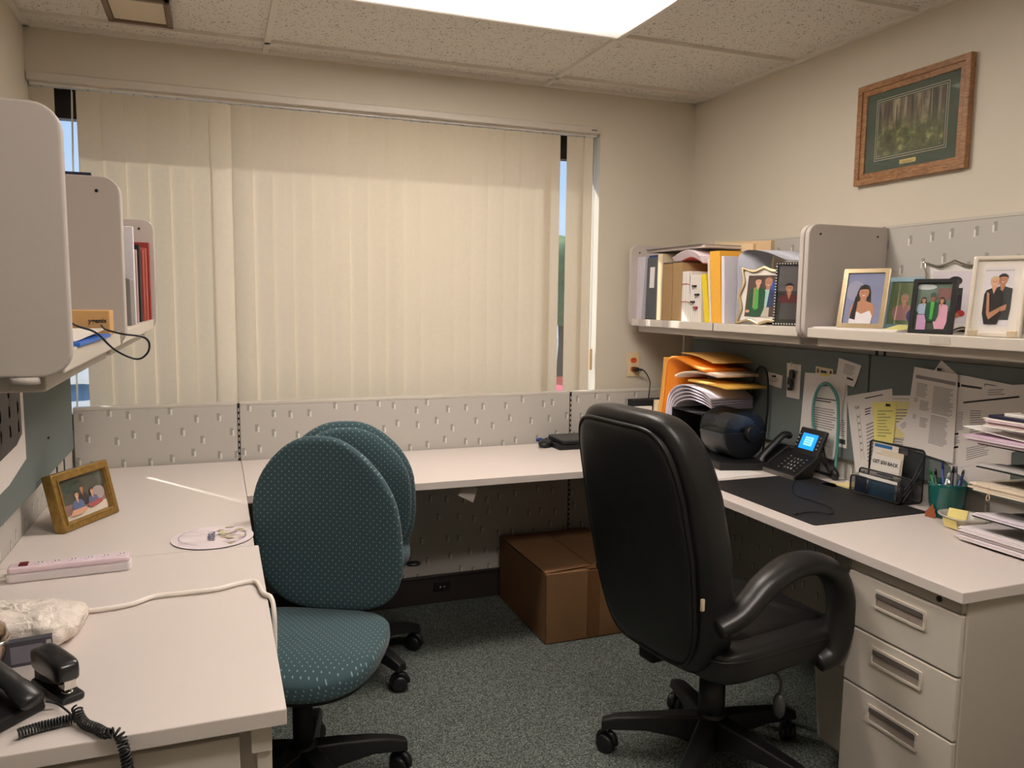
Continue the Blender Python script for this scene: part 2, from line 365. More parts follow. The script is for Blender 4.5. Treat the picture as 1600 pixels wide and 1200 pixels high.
# shadow line between grid and tiles
def light(y0, label):
    t = thing('ceiling_light', label, 'ceiling light', (.867, y0+.3165, ZC-.012), 0, None)
    f = MB(); x0, x1, a, b = -.63, .63, -.303, .303
    for q in ((x0, x0+.016, a, b), (x1-.016, x1, a, b), (x0, x1, a, a+.016), (x0, x1, b-.016, b)): f.box(q[0], q[1], q[2], q[3], -.004, .012)
    f.build('frame', WHITE, t, bevel=.001)
    MB().box(x0+.014, x1-.014, a+.014, b-.014, 0, .008).build('lens', LENS, t)
light(2.2, 'glowing recessed fluorescent ceiling light between speckled tiles near the blinds')
light(.301, 'second glowing recessed fluorescent ceiling light, nearer the back of the room')
t = thing('ceiling_vent', 'square brown-rimmed ceiling vent with a beige centre plate near the left corner', 'vent', (-.232, 3.2, ZC))
f = MB(); BRN = M((120, 100, 84), .35, .4)
for q in ((-.11, -.09, -.14, .14), (.09, .11, -.14, .14), (-.11, .11, -.14, -.12), (-.11, .11, .12, .14)): f.box(q[0], q[1], q[2], q[3], -.022, .012)
f.build('rim', BRN, t, bevel=.003); MB().box(-.088, .088, -.118, .118, -.014, .012).build('plate', M((214, 200, 176), .5), t)

# ------------------------------------------------------------------ window
FRM = M((58, 52, 48), .4, .5); FRMW = M((215, 212, 204), .5)
wf = MB(); GY = YW+.165
for q in ((WX0, WX1, 2.150, WZ1), (WX0, WX1, WZ0, .93), (WX0, WX0+.012, .93, 2.15), (WX1-.035, WX1, .93, 2.15)): wf.box(q[0], q[1], GY-.03, GY+.03, q[2], q[3])
wo = struct(wf.build('window_1', FRM, bevel=.002))
MB().box(WX0+.04, WX1-.03, GY-.003, GY+.003, .92, 2.16).build('pane', GLASS, wo, True)
struct(bx(WX0, WX1, YW-.005, YW+.135, WZ0-.02, WZ0, 'trim_3', FRMW))
# vertical blind
vb = thing('vertical_blind', 'cream vertical blind of long vinyl slats drawn across the window', 'blind', (.577, YW+.05, .9))
hr = MB(); hr.box(-.658, WX1-.004, YW-.022, YW+.062, 2.256, 2.287); hr.build('headrail', M((200, 192, 180), .4), vb, True, bevel=.003)
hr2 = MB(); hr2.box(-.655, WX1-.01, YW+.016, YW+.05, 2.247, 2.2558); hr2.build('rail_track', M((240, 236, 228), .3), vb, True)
bx(WX1-.06, WX1-.03, YW-.0235, YW-.0215, 2.266, 2.273, 'maker_tag', M((120, 112, 104), .5), vb, 0)
def slat(x, ang, y=YW+.032, z0=.93, z1=2.243, cv=.001, tw=0):
    m = MB(); m.open = True; n = 8; hw = .0445; vs = []
    for z in (z0, z1):
        for k in range(n+1):
            u = -hw+2*hw*k/n; c = cv*(1-(u/hw)**2); ca, sa = math.cos(ang), math.sin(ang)
            vs.append(V(x+tw*(z-z0)+u*ca+c*sa, y+u*sa-c*ca, z))
    m.add(vs, [(k, k+1, n+2+k, n+1+k) for k in range(n)], BLIND, True)
    m.build('slat', BLIND, vb, True)
    h = MB(); h.tube(curve([(x, y, z1-.002), (x, y-.006, z1+.006), (x, y+.002, z1+.016)], 4), .0022, 6); h.build('hook', CHROME, vb, True)
xs = [-.455+.0822*k for k in range(25)]
for k, x in enumerate(xs):
    a = R(-5.5+random.choice((0, 0, .4, -1.2, -2.5)))
    if k == 6: a = R(10)
    if k in (7, 15): a = R(-11)
    slat(x, a, cv={6: .006, 5: .002, 7: .004, 10: .002, 12: .0035, 15: .005, 20: .003}.get(k, random.choice((.0006, .001, .0018))))
slat(1.566, R(-6)); slat(1.694, R(-6)); slat(1.742, R(-24)); slat(-.617, R(-10)); slat(-.547, R(-86), tw=.027)
c = MB(); c.tube([(1.795, YW+.02, 1.18), (1.795, YW+.02, 2.25)], .0016, 6); c.build('pull_cord', WHITE, vb, True)
c = MB(); c.prism(rrect(1.788, 1.804, 1.08, 1.19, .004), lambda a, b, d: V(a, d, b), YW+.013, YW+.027); c.build('cord_weight', M((206, 180, 140), .5), vb, True, bevel=.003)

# ------------------------------------------------------------------ outdoors, seen through the gaps of the blind
struct(bx(-12, 30, 4.2, 50, -1.3, -1.2, 'ground', M((150, 150, 145), .9, scale=2), bevel=0))
for i, (x, y, h, c_) in enumerate(((9.5, 21, 4.6, (86, 110, 70)), (13.5, 24, 5.2, (70, 98, 62)), (-5, 26, 2.2, (90, 112, 76)))):
    tr = thing('tree', ['green broad tree outside the window, nearer the car', 'taller darker tree outside the window behind the car', 'low pale green tree outside, far down the lot'][i], 'tree', (x, y, -1.2))
    MB().tube([(0, 0, 0), (.05, 0, h*.3), (0, .1, h*.55)], [.2, .15, .1], 8).build('trunk', M((90, 72, 56), .9), tr)
    cr = MB()
    for q in range(9):
        cr.superq((random.uniform(-1, 1), random.uniform(-1, 1), h*.62+random.uniform(-.8, .9)), (1.0, 1.0, .8), 1, 1, nu=8, nv=12, fn=lambda p: p*(1+random.uniform(-.12, .12)))
    cr.build('crown', M(c_, .9, scale=6, var=.4), tr)
car = thing('car', 'red parked car outside the window beyond the slats', 'car', (5.75, 11.2, -1.2), R(5))
MB().prism([(-2.1, .3), (2.1, .3), (2.15, .7), (1.9, .88), (1.1, .95), (.6, 1.35), (-1.0, 1.38), (-1.6, .98), (-2.1, .9)], lambda a, b, d: V(a, d, b), -.85, .85).build('body', M((190, 40, 26), .3, coat=.6), car, bevel=.05)
MB().prism([(-1.35, .97), (1.0, .97), (.55, 1.3), (-.95, 1.33)], lambda a, b, d: V(a, d, b), -.86, .86).build('side_window', M((40, 46, 52), .15), car)
for wx in (-1.3, 1.35):
    for wy in (-.86, .72): MB().cyl((wx, wy, .32), (wx, wy+.14, .32), .32, n=20).build('wheel', MATTE, car)

# ------------------------------------------------------------------ cubicle panels
YP, ZP = 3.476, .988
def panel(x0, x1, label):
    t = thing('cubicle_panel', label, 'panel', ((x0+x1)/2, YP+.025, 0))
    bx(x0, x1, YP, YP+.045, .135, ZP-.012, 'panel_face', PX, t, .002)
    bx(x0, x1, YP-.001, YP+.046, ZP-.012, ZP, 'top_cap', TRIM, t, .002)
    bx(x0, x1, YP-.012, YP+.044, .0, .135, 'raceway', RACE, t, .002)
    bx(x0, x1, YP-.016, YP-.010, .118, .133, 'raceway_lip', M((40, 34, 32), .4), t, .001)
    return t
pa = panel(-.541, .073, 'short patterned grey panel under the window beside the gold-framed photo')
pb = panel(.083, 1.622, 'wide patterned grey panel under the window, behind the teal chairs')
pc = panel(1.632, 2.256, 'patterned grey panel end under the window, beside the wall outlet')
def slot(x, par, z0, z1):
    m = MB(); m.box(x-.005, x+.005, YP-.001, YP+.004, z0, z1, DARK)
    z = z0+.01
    while z < z1-.02: m.box(x-.0025, x+.0025, YP-.004, YP-.001, z, z+.014, SHELFP); z += .025
    m.build('slotted_joint', DARK, par, True)
slot(.078, pb, .14, .985); slot(1.627, pc, .14, .985)
op = MB(); op.box(.928, 1.006, YP-.02, YP-.012, .058, .1, M((30, 26, 25), .4))
op.box(.955, .962, YP-.0212, YP-.02, .076, .083, WHITE); op.box(.975, .98, YP-.0212, YP-.02, .076, .083, WHITE); op.build('raceway_outlet', DARK, pb, True)
# right run of panels, in two pieces, with tackboards
XPR, ZPR = 2.319, 1.719
def side_panel(y0, y1, label):
    t = thing('cubicle_panel', label, 'panel', (XPR+.02, (y0+y1)/2, 0))
    bx(XPR, XPR+.04, y0, y1, .1, ZPR-.01, 'panel_face', PY, t, .002); bx(XPR-.001, XPR+.041, y0, y1, ZPR-.01, ZPR, 'top_cap', TRIM, t, .002)
    bx(XPR-.001, XPR+.04, y0, y1, 0, .1, 'raceway', RACE, t, .002); return t
q1 = side_panel(2.262, 3.46, 'tall patterned grey panel carrying the paper-filled shelf'); q2 = side_panel(1.02, 2.252, 'tall patterned grey panel behind the family photos on the shelf')
q3 = side_panel(-.3, 1.01, 'tall patterned grey panel, foremost against the picture wall')
bx(XPR-.06, XPR-.001, 3.461, 3.476, .74, 1.3, 'end_post', TRIM, q1, .002)
bx(XPR-.002, XPR+.002, 2.252, 2.262, .1, 1.71, 'joint_slot', DARK, q1, 0)
bx(XPR-.004, XPR, 2.215, 2.222, 1.0, 1.3, 'slot_strip', DARK, q2, 0)
def tackx(x0, x1, y0, y1, z0, z1, label, pins=()):
    m = MB(); m.prism(rrect(y0, y1, z0, z1, .008, 3), lambda a, b, d: V(d, a, b), x0, x1)
    o = m.build('tackboard', TACK, bevel=.003); return tag(o, label, 'tackboard')
XT = 2.296
tackx(XT, XPR-.001, 2.27, 3.44, .825, 1.243, 'grey-green tackboard pinned with key card and stethoscope papers')
tackx(XT, XPR-.001, 1.05, 2.262, .825, 1.243, 'grey-green tackboard crowded with white sheets above the pen cup')
# left run
t = thing('cubicle_panel', 'patterned grey panel along the side wall behind the long tackboard', 'panel', (-.56, 2, 0))
bx(-.581, -.541, .2, 3.42, .1, 1.709, 'panel_face', PY, t, .002); bx(-.582, -.54, .2, 3.42, 1.709, 1.719, 'top_cap', TRIM, t, .002)
for y in (3.24, 3.1): bx(-.5412, -.5385, y-.008, y+.008, .76, .88, 'joint_slot', DARK, t, 0)
lt = tackx(-.54, -.5, .4, 3.2, .872, 1.32, 'long grey-green tackboard above the desk with the power strip')
MB().superq((-.498, 2.75, .99), (.003, .004, .004), 1, 1, nu=6, nv=8).build('push_pin', DARK, lt, True)
# photo print pinned on it
pr = MB()
A = [at(0, 600, 'X', -.496), at(34, 600, 'X', -.496), at(39, 693, 'X', -.496), at(0, 728, 'X', -.496)]
y1, y0 = A[1].y+.01, A[1].y-.9
F = Flat((-.497, y1, 1.30), (0, -1, 0), (0, 0, 1), (1, 0, 0))
F.slab([(0, 0), (.8, 0), (.8, -.36), (.2, -.345), (0, -.315)], -.0015, 0, PAPER)
F.poly([(.035, 0), (.8, 0), (.8, -.3), (.1, -.26), (.035, -.24)], M((52, 48, 46), .5))
for k in range(5):
    for j in range(4): F.rect(.06+.09*k, .075+.09*k, -.08-.05*j, -.05-.05*j, M((150, 144, 138), .5), False)
tag(F.build('pinned_poster'), 'dark photographic poster with white border pinned below the near shelf', 'poster')

# ------------------------------------------------------------------ worktops
def worktop(x0, x1, y0, y1, label, r=.0):
    o = bx(x0, x1, y0, y1, .711, .74, 'worktop', LAM, bevel=.002); return tag(o, label, 'desk')
worktop(-.5395, .094, 1.306, 2.245, 'pale laminate desktop with the stapler and white cable')
worktop(-.5395, .083, 2.2465, 3.464, 'pale laminate corner desktop under the gold-framed photo')
worktop(.0845, 1.668, 2.83, 3.464, 'long pale laminate desktop under the window with two mice')
worktop(1.6695, 2.318, 1.317, 3.4595, 'pale laminate desktop with the black mat and desk phone')
# keyboard bracket under the middle desktop
t = thing('tray_bracket', 'folded grey metal bracket hanging under the window desktop', 'bracket', (.9, 3.0, .69))
bx(.78, 1.0, 2.9, 2.93, .700, .7105, 'rail', DARK, t); 
m = MB(); m.box(-.035, .035, -.002, .002, -.06, .0, M4=Matrix.Translation((.925, 2.9, .7)) @ Matrix.Rotation(.5, 4, 'Y') @ Matrix.Rotation(-.4, 4, 'X')); m.build('plate', SHELFP, t, True)
bx(1.2, 1.34, 2.88, 2.91, .7, .7105, 'rail', DARK, t)

# filing pedestals
def handle_x(par, x, yc, zc, hw=.085, hh=.026):
    m = MB(); ou = rrect(yc-hw, yc+hw, zc-hh, zc+hh, .006, 3); inn = rrect(yc-hw+.007, yc+hw-.007, zc-hh+.007, zc+hh-.007, .004, 3); n = len(ou)
    for (a, ra), (b, rb) in (((x-.005, ou), (x-.005, inn)), ((x+.001, ou), (x-.005, ou)), ((x-.005, inn), (x-.0015, inn))):
        m.add([V(a, *p) for p in ra]+[V(b, *p) for p in rb], [(i, (i+1) % n, n+(i+1) % n, n+i) for i in range(n)], STEEL2, True)
    m.box(x-.0018, x-.0008, yc-hw+.006, yc+hw-.006, zc-hh+.006, zc+hh-.006, M((150, 138, 128), .5)); m.box(x-.0045, x-.0015, yc-hw+.008, yc+hw-.008, zc+.005, zc+hh-.007, M((96, 88, 82), .6))
    m.build('handle', STEEL2, par, True)
px0 = 1.69
t = thing('filing_pedestal', 'beige steel three-drawer pedestal under the desk end', 'filing cabinet', (1.98, 1.515, 0))
bx(px0+.018, 2.26, 1.33, 1.70, .03, .7105, 'cabinet_body', STEEL, t, .003)
bx(px0+.004, px0+.02, 1.335, 1.695, .676, .709, 'top_rail', STEEL, t, .001)
MB().cyl((px0+.001, 1.40, .692), (px0+.01, 1.40, .692), .008, n=16).build('lock', PLASTIC, t, True)
for i, (z0, z1) in enumerate(((.514, .672), (.345, .510), (.045, .341))):
    d = bx(px0, px0+.017, 1.333, 1.697, z0, z1, 'drawer', STEEL2, t, .004)
    handle_x(d, px0, 1.515, z1-.052)
for y in (1.37, 1.66):
    for x in (1.75, 2.2): MB().cyl((x, y, 0), (x, y, .032), .015, n=10).build('foot', MATTE, t, True)
t = thing('filing_cabinet', 'beige steel cabinet beneath the desktop with the stapler', 'filing cabinet', (-.2, 1.6, 0))
bx(-.52, .07, 1.345, 1.83, .02, .7105, 'cabinet_body', STEEL, t, .003)
d = bx(-.5, .018, 1.325, 1.343, .38, .694, 'drawer', STEEL2, t, .003); bx(-.3, -.15, 1.32, 1.326, .6, .63, 'handle', STEEL2, d)
bx(.036, .07, 1.322, 1.345, .66, .7105, 'corner_post_cap', STEEL2, t, .002); bx(.045, .07, 1.328, 1.345, .02, .66, 'corner_post', STEEL2, t, .002)
bx(-.5, .018, 1.325, 1.343, .05, .376, 'drawer', STEEL2, t, .003)
# waste bin
t = thing('waste_bin', 'beige plastic waste bin under the desk beside the three-drawer pedestal', 'waste bin', (1.95, 1.835, 0))
m = MB(); prof = [(.82, 0), (.86, .015), (1, .30), (1.02, .305), (.98, .305), (.84, .02)]; pl = rrect(-.15, .15, -.12, .12, .03, 4); n = len(pl)
vs = [V(a*k, b*k, z) for k, z in prof for a, b in pl]
m.add(vs, [(i*n+j, i*n+(j+1) % n, (i+1)*n+(j+1) % n, (i+1)*n+j) for i in range(len(prof)-1) for j in range(n)]+[tuple(range(n))[::-1], tuple(range((len(prof)-1)*n, len(prof)*n))], None, True)
m.build('bin_body', M((222, 214, 200), .5, var=.02), t); m = MB(); m.tube([V(a*1.02, b*1.02, .303) for a, b in pl], .004, 6, closed=True); m.build('rim', STEEL2, t)

# cardboard box
t = thing('cardboard_box', 'brown cardboard box with partly open top flaps under the window desk', 'box', (1.47, 3.16, 0))
x0, x1, y0, y1, H = 1.25, 1.70, 2.873, 3.445, .298
m = MB(); tt = .005
for q in ((x0, x1, y0, y0+tt), (x0, x1, y1-tt, y1), (x0, x0+tt, y0, y1), (x1-tt, x1, y0, y1)): m.box(q[0], q[1], q[2], q[3], .001, H)
m.box(x0, x1, y0, y1, .001, .006); m.build('box_body', CARD, t, True, bevel=.002)
def flap(pts, th=.004): 
    m = MB(); a = [Vector(p) for p in pts]; up = V(0, 0, th); m.add(a+[p+up for p in a], [(3, 2, 1, 0), (4, 5, 6, 7), (0, 1, 5, 4), (1, 2, 6, 5), (2, 3, 7, 6), (3, 0, 4, 7)]); m.build('flap', CARD, t, True, bevel=.001)
flap([(x0+.002, y0, H), (x1-.002, y0, H), (x1-.01, y0+.235, H+.001), (x0+.01, y0+.235, H+.002)])
flap([(x0+.002, y1-.002, H), (x1-.002, y1-.002, H), (x1-.01, y0+.242, H+.001), (x0+.01, y0+.242, H+.002)])
flap([(x0, y0+.01, H+.005), (x0+.215, y0+.03, H+.012), (x0+.222, y1-.02, H+.006), (x0, y1-.01, H+.005)])
flap([(x1, y0+.01, H+.005), (x1-.215, y0+.03, H+.005), (x1-.222, y1-.02, H+.005), (x1, y1-.01, H+.005)])
m = MB(); m.box(x0+.19, x0+.25, y0-.0012, y0, .004, H, M((112, 76, 46), .35)); m.box(x0+.19, x0+.25, y0, y0+.03, H+.0105, H+.012, M((112, 76, 46), .35)); m.build('packing_tape', None, t, True)

# ------------------------------------------------------------------ overhead shelves
def end_plate(par, ax_d, xa, xb, y, z0=1.308, z1=1.712, th=.022, front=1):
    """rounded shelf end; the corner radius is on the room side"""
    m = MB(); r = .04; lo, hi = min(xa, xb), max(xa, xb); rs = (r, 0, 0, r) if front > 0 else (0, r, r, 0)
    m.prism(rrect(lo, hi, z0, z1, rs), lambda a, b, d: V(a, d, b), y, y+th); o = m.build('end_plate', SHELFP, par, True, bevel=.004, seg=3)
    for zz in ((z1-.035,) if y != 1.34 else ()):
        for xx in ((hi-.05, lo+.05) if front > 0 else (lo+.05, hi-.05)): MB().cyl((xx, y-.0015, zz), (xx, y+.001, zz), .004, n=10).build('screw', DARK, o, True)
    return o
def shelf_unit(xf, xb, y0, y1, label, front, plates):
    t = thing('wall_shelf', label, 'shelf', ((xf+xb)/2, (y0+y1)/2, 1.31)); lo, hi = min(xf, xb), max(xf, xb); s = -1 if xf > xb else 1
    bx(lo+(.0145 if xf < xb else 0), hi-(.0145 if xf > xb else 0), y0, y1, 1.33, 1.345, 'shelf_board', STEEL2, t, .002)
    e0, e1 = sorted((xf, xf+s*.014)); bx(e0, e1, y0, y1, 1.312, 1.346, 'front_lip', STEEL2, t, .003)
    e0, e1 = sorted((xf+s*.03, xf+s*.13)); bx(e0, e1, y0+.02, y1-.02, 1.282, 1.33, 'light_rail', STEEL, t, .004)
    for y in plates: end_plate(t, 0, xf-s*.012, xb, y, front=front)
    return t
XF = 1.968
far = shelf_unit(XF, XPR-.001, 2.285, 3.50, 'far grey wall shelf packed with binders and files', -1, (2.262, 3.50))
near = shelf_unit(XF, XPR-.001, 1.0, 2.236, 'near grey wall shelf lined with framed family photos', -1, (2.236, .98))
m = MB()
for y, w_, c_ in ((3.40, .05, SHELFP), (3.18, .05, SHELFP), (2.80, .003, DARK)): m.box(XF-.002, XF, y-w_/2, y+w_/2, 1.313, 1.345, c_)
m.build('label_clip', None, far, True)
XLF = -.218
l1 = shelf_unit(XLF, -.54, 2.152, 3.20, 'grey wall shelf on the window side of the middle divider plate', 1, (2.13, 3.20))
l2 = shelf_unit(XLF, -.54, 1.352, 2.106, 'pinkish grey wall shelf closest to the viewer with a tan box', 1, (1.34, 2.106))
MB().cyl((-.27, 1.345, 1.298), (-.27, 1.345, 1.308), .02, n=12).build('foot_pad', SHELFP, l2, True)

# ------------------------------------------------------------------ chairs
def star_base(t, r=.29, a0=0, zt=.1, hub_h=.16):
    MB().lathe([(.035, .05), (.04, .06), (.042, hub_h), (.03, hub_h+.01)], n=20).build('hub', PLASTIC, t)
    for k in range(5):
        a = R(a0+72*k); ca, sa = math.cos(a), math.sin(a)
        P = lambda d, s_, z: V(ca*d-sa*s_, sa*d+ca*s_, z)
        m = MB(); secs = []
        for d, hw, z0, z1 in ((.03, .036, .06, .160), (.1, .033, .085, .152), (.2, .029, .092, .136), (r-.03, .026, .082, .122), (r+.018, .023, .074, .104)):
            secs += [P(d, -hw, z0), P(d, hw, z0), P(d, hw*.75, z1), P(d, -hw*.75, z1)]
        fs = [(0, 1, 2, 3), (16, 19, 18, 17)]
        for i in range(4):
            for j in range(4): q = i*4; fs.append((q+j, q+(j+1) % 4, q+4+(j+1) % 4, q+4+j))
        m.add(secs, fs); m.build('base_leg', PLASTIC, t, bevel=.006, seg=3)
        c = MB(); ta = a+R(40+25*k); ax = V(math.cos(ta), math.sin(ta), 0); cc = P(r, 0, .028)
        for s_ in (-1, 1): 
            c.tube([cc+ax*s_*.006, cc+ax*s_*.009, cc+ax*s_*.022, cc+ax*s_*.026], [.025, .029, .029, .023], 18, PLASTIC)
        c.cyl(P(r, 0, .03), P(r, 0, .082), .007, n=8, m=CHROME)
        n_ = ax.cross(V(0, 0, 1)); c.tube([cc+n_*.03*math.cos(q)+V(0, 0, .034*math.sin(q)) for q in [PI*i/8 for i in range(9)]], .011, 6, PLASTIC, flat=1)
        c.build('caster', PLASTIC, t)
def exec_chair(loc, rz):
    t = thing('executive_chair', 'high-backed black leather office chair beside the drawers', 'chair', loc, rz)
    star_base(t, .32, 76-math.degrees(rz), .1, .17)
    MB().lathe([(.042, .10), (.040, .27), (.030, .275), (.030, .40)], n=20).build('gas_column', PLASTIC, t)
    MB().box(-.12, .12, -.09, .09, .375, .415).build('mechanism', MATTE, t, bevel=.01)
    bx(-.20, -.10, .05, .12, .34, .4, 'tilt_housing', MATTE, t, .01, world=False)
    m = MB(); m.tube(curve([(.02, -.1, .385), (.06, -.2, .36), (.07, -.2, .30)], 5), .005, 8); m.superq((.07, -.2, .265), (.014, .02, .038), .9, .9, ax=0, nu=8, nv=14); m.build('height_lever', M((70, 68, 68), .4), t)
    def sf(p):
        k = (p.x+.27)/.56; p = p.copy(); p.z += .012*math.sin(max(0, min(1, k))*PI)-.0*(k); 
        if k > .85: p.z -= (k-.85)*.18
        return p
    MB().superq((.06, 0, .44), (.275, .262, .055), .32, .3, fn=sf, nu=20, nv=44).build('seat', LEATHER, t)
    def cf(p):
        q = p.copy(); q.z += .012*(1-(p.x/.2)**2)*(1-(p.y/.2)**2)+.006*math.sin(p.x*40+p.y*25); return q
    MB().superq((.06, 0, .487), (.215, .21, .028), .5, .35, fn=cf, nu=16, nv=40).build('seat_cushion', LEATHER, t)
    pts = []
    for k in range(64):
        om = 2*PI*k/64; P = lambda v, e: math.copysign(abs(v)**e, v); pts.append(V(.05+.272*P(math.cos(om), .3), .259*P(math.sin(om), .3), .467))
    MB().tube(pts, .0045, 6, closed=True).build('seat_piping', LEATHER, t)
    def shape(zc, half, sx):
        def f(p):
            q = p.copy(); u = p.z/half; wd = 1.0-.18*max(0, u)**2.2-.26*max(0, -u)**2
            q.y *= wd; q.x += -.172-.13*(u+1)/2-.03*max(0, u)**2-.02*(1-(p.y/.28)**2)*.6; return q
        return f
    f = shape(.765, .37, 1)
    MB().superq((0, 0, .765), (.065, .266, .375), .42, .34, ax=0, fn=f, nu=26, nv=64).build('backrest', LEATHER, t)
    def fr(p):
        q = f(p); q.x -= .052; return q
    MB().superq((0, 0, .765), (.03, .228, .335), .25, .30, ax=0, fn=fr, nu=14, nv=64).build('back_panel', LEATHER2, t)
    pts = []
    for k in range(80):
        om = 2*PI*k/80; P = lambda v, e: math.copysign(abs(v)**e, v); v = fr(V(-.018, .231*P(math.cos(om), .30), .339*P(math.sin(om), .30))); v.z += .765; pts.append(v)
    MB().tube(pts, .0055, 6, closed=True).build('back_piping', LEATHER, t)
    # pillow of leather on the front of the back
    MB().superq((0, 0, .9), (.05, .2, .2), .5, .4, ax=0, fn=lambda p: V(p.x-.265-.07*p.z, p.y, p.z), nu=14, nv=40).build('headrest_cushion', LEATHER, t)
    bx(-.30, -.29, -.262, -.255, .64, .672, 'care_tag', M((214, 196, 170), .7), t, .001, world=False)
    for s_ in (-1, 1):
        y = s_*.264
        path = curve([(-.235, y*.95, .580), (-.18, y, .605), (-.13, y, .638), (-.07, y, .680), (.03, y, .710), (.13, y, .700), (.20, y, .65), (.232, y, .57), (.228, y, .49), (.205, y*.98, .425), (.16, y*.93, .405)], 6)
        n = len(path); rr = [.040+.006*math.sin(PI*i/(n-1)) for i in range(n)]
        MB().tube(path, rr, 14, flat=.7, up=V(0, 0, 1)).build('armrest', M((30, 28, 27), .38, var=.3, bump=.1, scale=18), t)
        pad = path[16:38]; nn = len(pad); MB().tube([p+V(0, 0, .010) for p in pad], [.036+.012*math.sin(PI*i/(nn-1)) for i in range(nn)], 14, flat=.5, up=V(0, 0, 1)).build('arm_pad', LEATHER, t)
    return t
exec_chair((1.408, 1.935, 0), R(8))
def task_chair(label, loc, rz, a0, skew=.034, wide=1.0):
    t = thing('task_chair', label, 'chair', loc, rz)
    star_base(t, .29, a0-math.degrees(rz))
    MB().lathe([(.028, .15), (.028, .30), (.02, .302), (.02, .42)], n=18).build('gas_column', MATTE, t)
    MB().box(-.12, .1, -.08, .08, .395, .425).build('mechanism', MATTE, t, bevel=.008)
    def sf(p):
        q = p.copy(); k = p.x/.24; q.y *= 1.0+.06*k; 
        if k > .3: q.z -= (k-.3)**2*.07
        q.z -= .010*(1-(p.y/.25)**2); return q
    MB().superq((.012, 0, .466), (.224, .245, .038), .45, .62, fn=sf, nu=18, nv=48).build('seat', DOTS, t)
    MB().superq((.012, 0, .441), (.214, .235, .022), .4, .62, fn=sf, nu=10, nv=48).build('seat_pan', MATTE, t)
    m = MB(); m.tube(curve([(-.10, 0, .405), (-.22, 0, .41), (-.29, 0, .45), (-.292, 0, .56), (-.285, 0, .68)], 6), [.03]*25, 10, flat=.35, up=V(0, 0, 1)); m.build('back_bar', MATTE, t)
    m = MB(); m.cyl((0, -.08, .41), (.0, -.25, .40), .005, n=8); m.superq((0, -.255, .398), (.022, .03, .008), .8, .8, nu=8, nv=12); m.build('height_lever', PLASTIC, t)
    H = .265
    def bf(p):
        q = p.copy(); u = p.z/H
        wd = 1-.36*u*u if u > 0 else 1+.10*u*u
        q.y = q.y*wd*wide-skew*u; q.x += .05*(p.y/.23)**2*.6+.02*u*u-.025*u; return q
    MB().superq((-.25, 0, .745), (.03, .232, H), .55, .72, ax=0, fn=bf, nu=18, nv=60).build('backrest', DOTB, t)
    def br(p): 
        q = bf(p); return q
    MB().superq((-.277, 0, .745), (.024, .215, H-.018), .5, .78, ax=0, fn=br, nu=14, nv=60).build('back_shell', DOTB, t)
    return t
task_chair('teal dotted swivel chair in front, its seat tucked under the near desktop', (.20, 2.185, .0), R(-90-27), 5)
task_chair('teal dotted swivel chair pushed under the window desk, seen from behind', (.446, 2.955, 0), R(90-8), 13, -.006, 1.05)
# ------------------------------------------------------------------ framed photographs
SK1 = M((226, 172, 140), .7); SK2 = M((150, 98, 70), .7); SK3 = M((196, 138, 104), .7); HB = M((26, 20, 20), .7); HBR = M((70, 46, 34), .7); HBL = M((214, 190, 140), .7)
NAVY = M((48, 64, 108), .8); GOWN = M((24, 82, 54), .8); LIME = M((84, 180, 76), .8); MINT = M((176, 216, 210), .8); PINKC = M((226, 170, 190), .8); SUIT = M((60, 64, 66), .8)
def person(F, x, y, s, skin, hair, top, long=False, low=-9, wide=2.3, gap=None):
    """head of half height s centred at x, y; shoulders and body run down to low"""
    if long: F.poly([(x-s*1.05, y+s*.2), (x-s*.7, y+s*1.15), (x, y+s*1.4), (x+s*.7, y+s*1.15), (x+s*1.05, y+s*.2), (x+s*1.3, y-s*2.2), (x+s*.9, y-s*3.2), (x-s*.9, y-s*3.4), (x-s*1.35, y-s*2.2)], hair)
    F.poly([(x-s*.42, y-s*.6), (x+s*.42, y-s*.6), (x+s*.5, y-s*1.7), (x-s*.5, y-s*1.7)], skin)
    F.poly([(x-s*.45, y-s*1.35), (x-s*wide*.8, y-s*1.75), (x-s*wide, y-s*2.6), (x-s*wide*1.02, y+s*low*.75), (x-s*wide*.7, y+s*low), (x+s*wide*.7, y+s*low), (x+s*wide*1.02, y+s*low*.75), (x+s*wide, y-s*2.6), (x+s*wide*.8, y-s*1.75), (x+s*.45, y-s*1.35)], top)
    F.poly([(x-s*.4, y-s*1.3), (x+s*.4, y-s*1.3), (x, y-s*(2.6 if gap is None else gap))], skin)
    F.ell(x, y, s*.78, s, skin)
    F.poly([(x-s*.84, y+s*.1), (x-s*.8, y+s*.8), (x-s*.3, y+s*1.22), (x+s*.3, y+s*1.22), (x+s*.8, y+s*.8), (x+s*.84, y+s*.1), (x+s*.6, y+s*.55), (x, y+s*.62), (x-s*.6, y+s*.5)], hair)
    for q in (-1, 1): F.ell(x+q*s*.3, y+s*.12, s*.11, s*.06, HB, 8, q < 0)
    F.poly([(x-s*.06, y), (x+s*.1, y-s*.22), (x-s*.1, y-s*.22)], M(tuple(int(v*.85) for v in (190, 130, 100)), .7), False)
    F.poly([(x-s*.3, y-s*.38), (x+s*.3, y-s*.38), (x, y-s*.58)], M((236, 220, 214), .6), False)
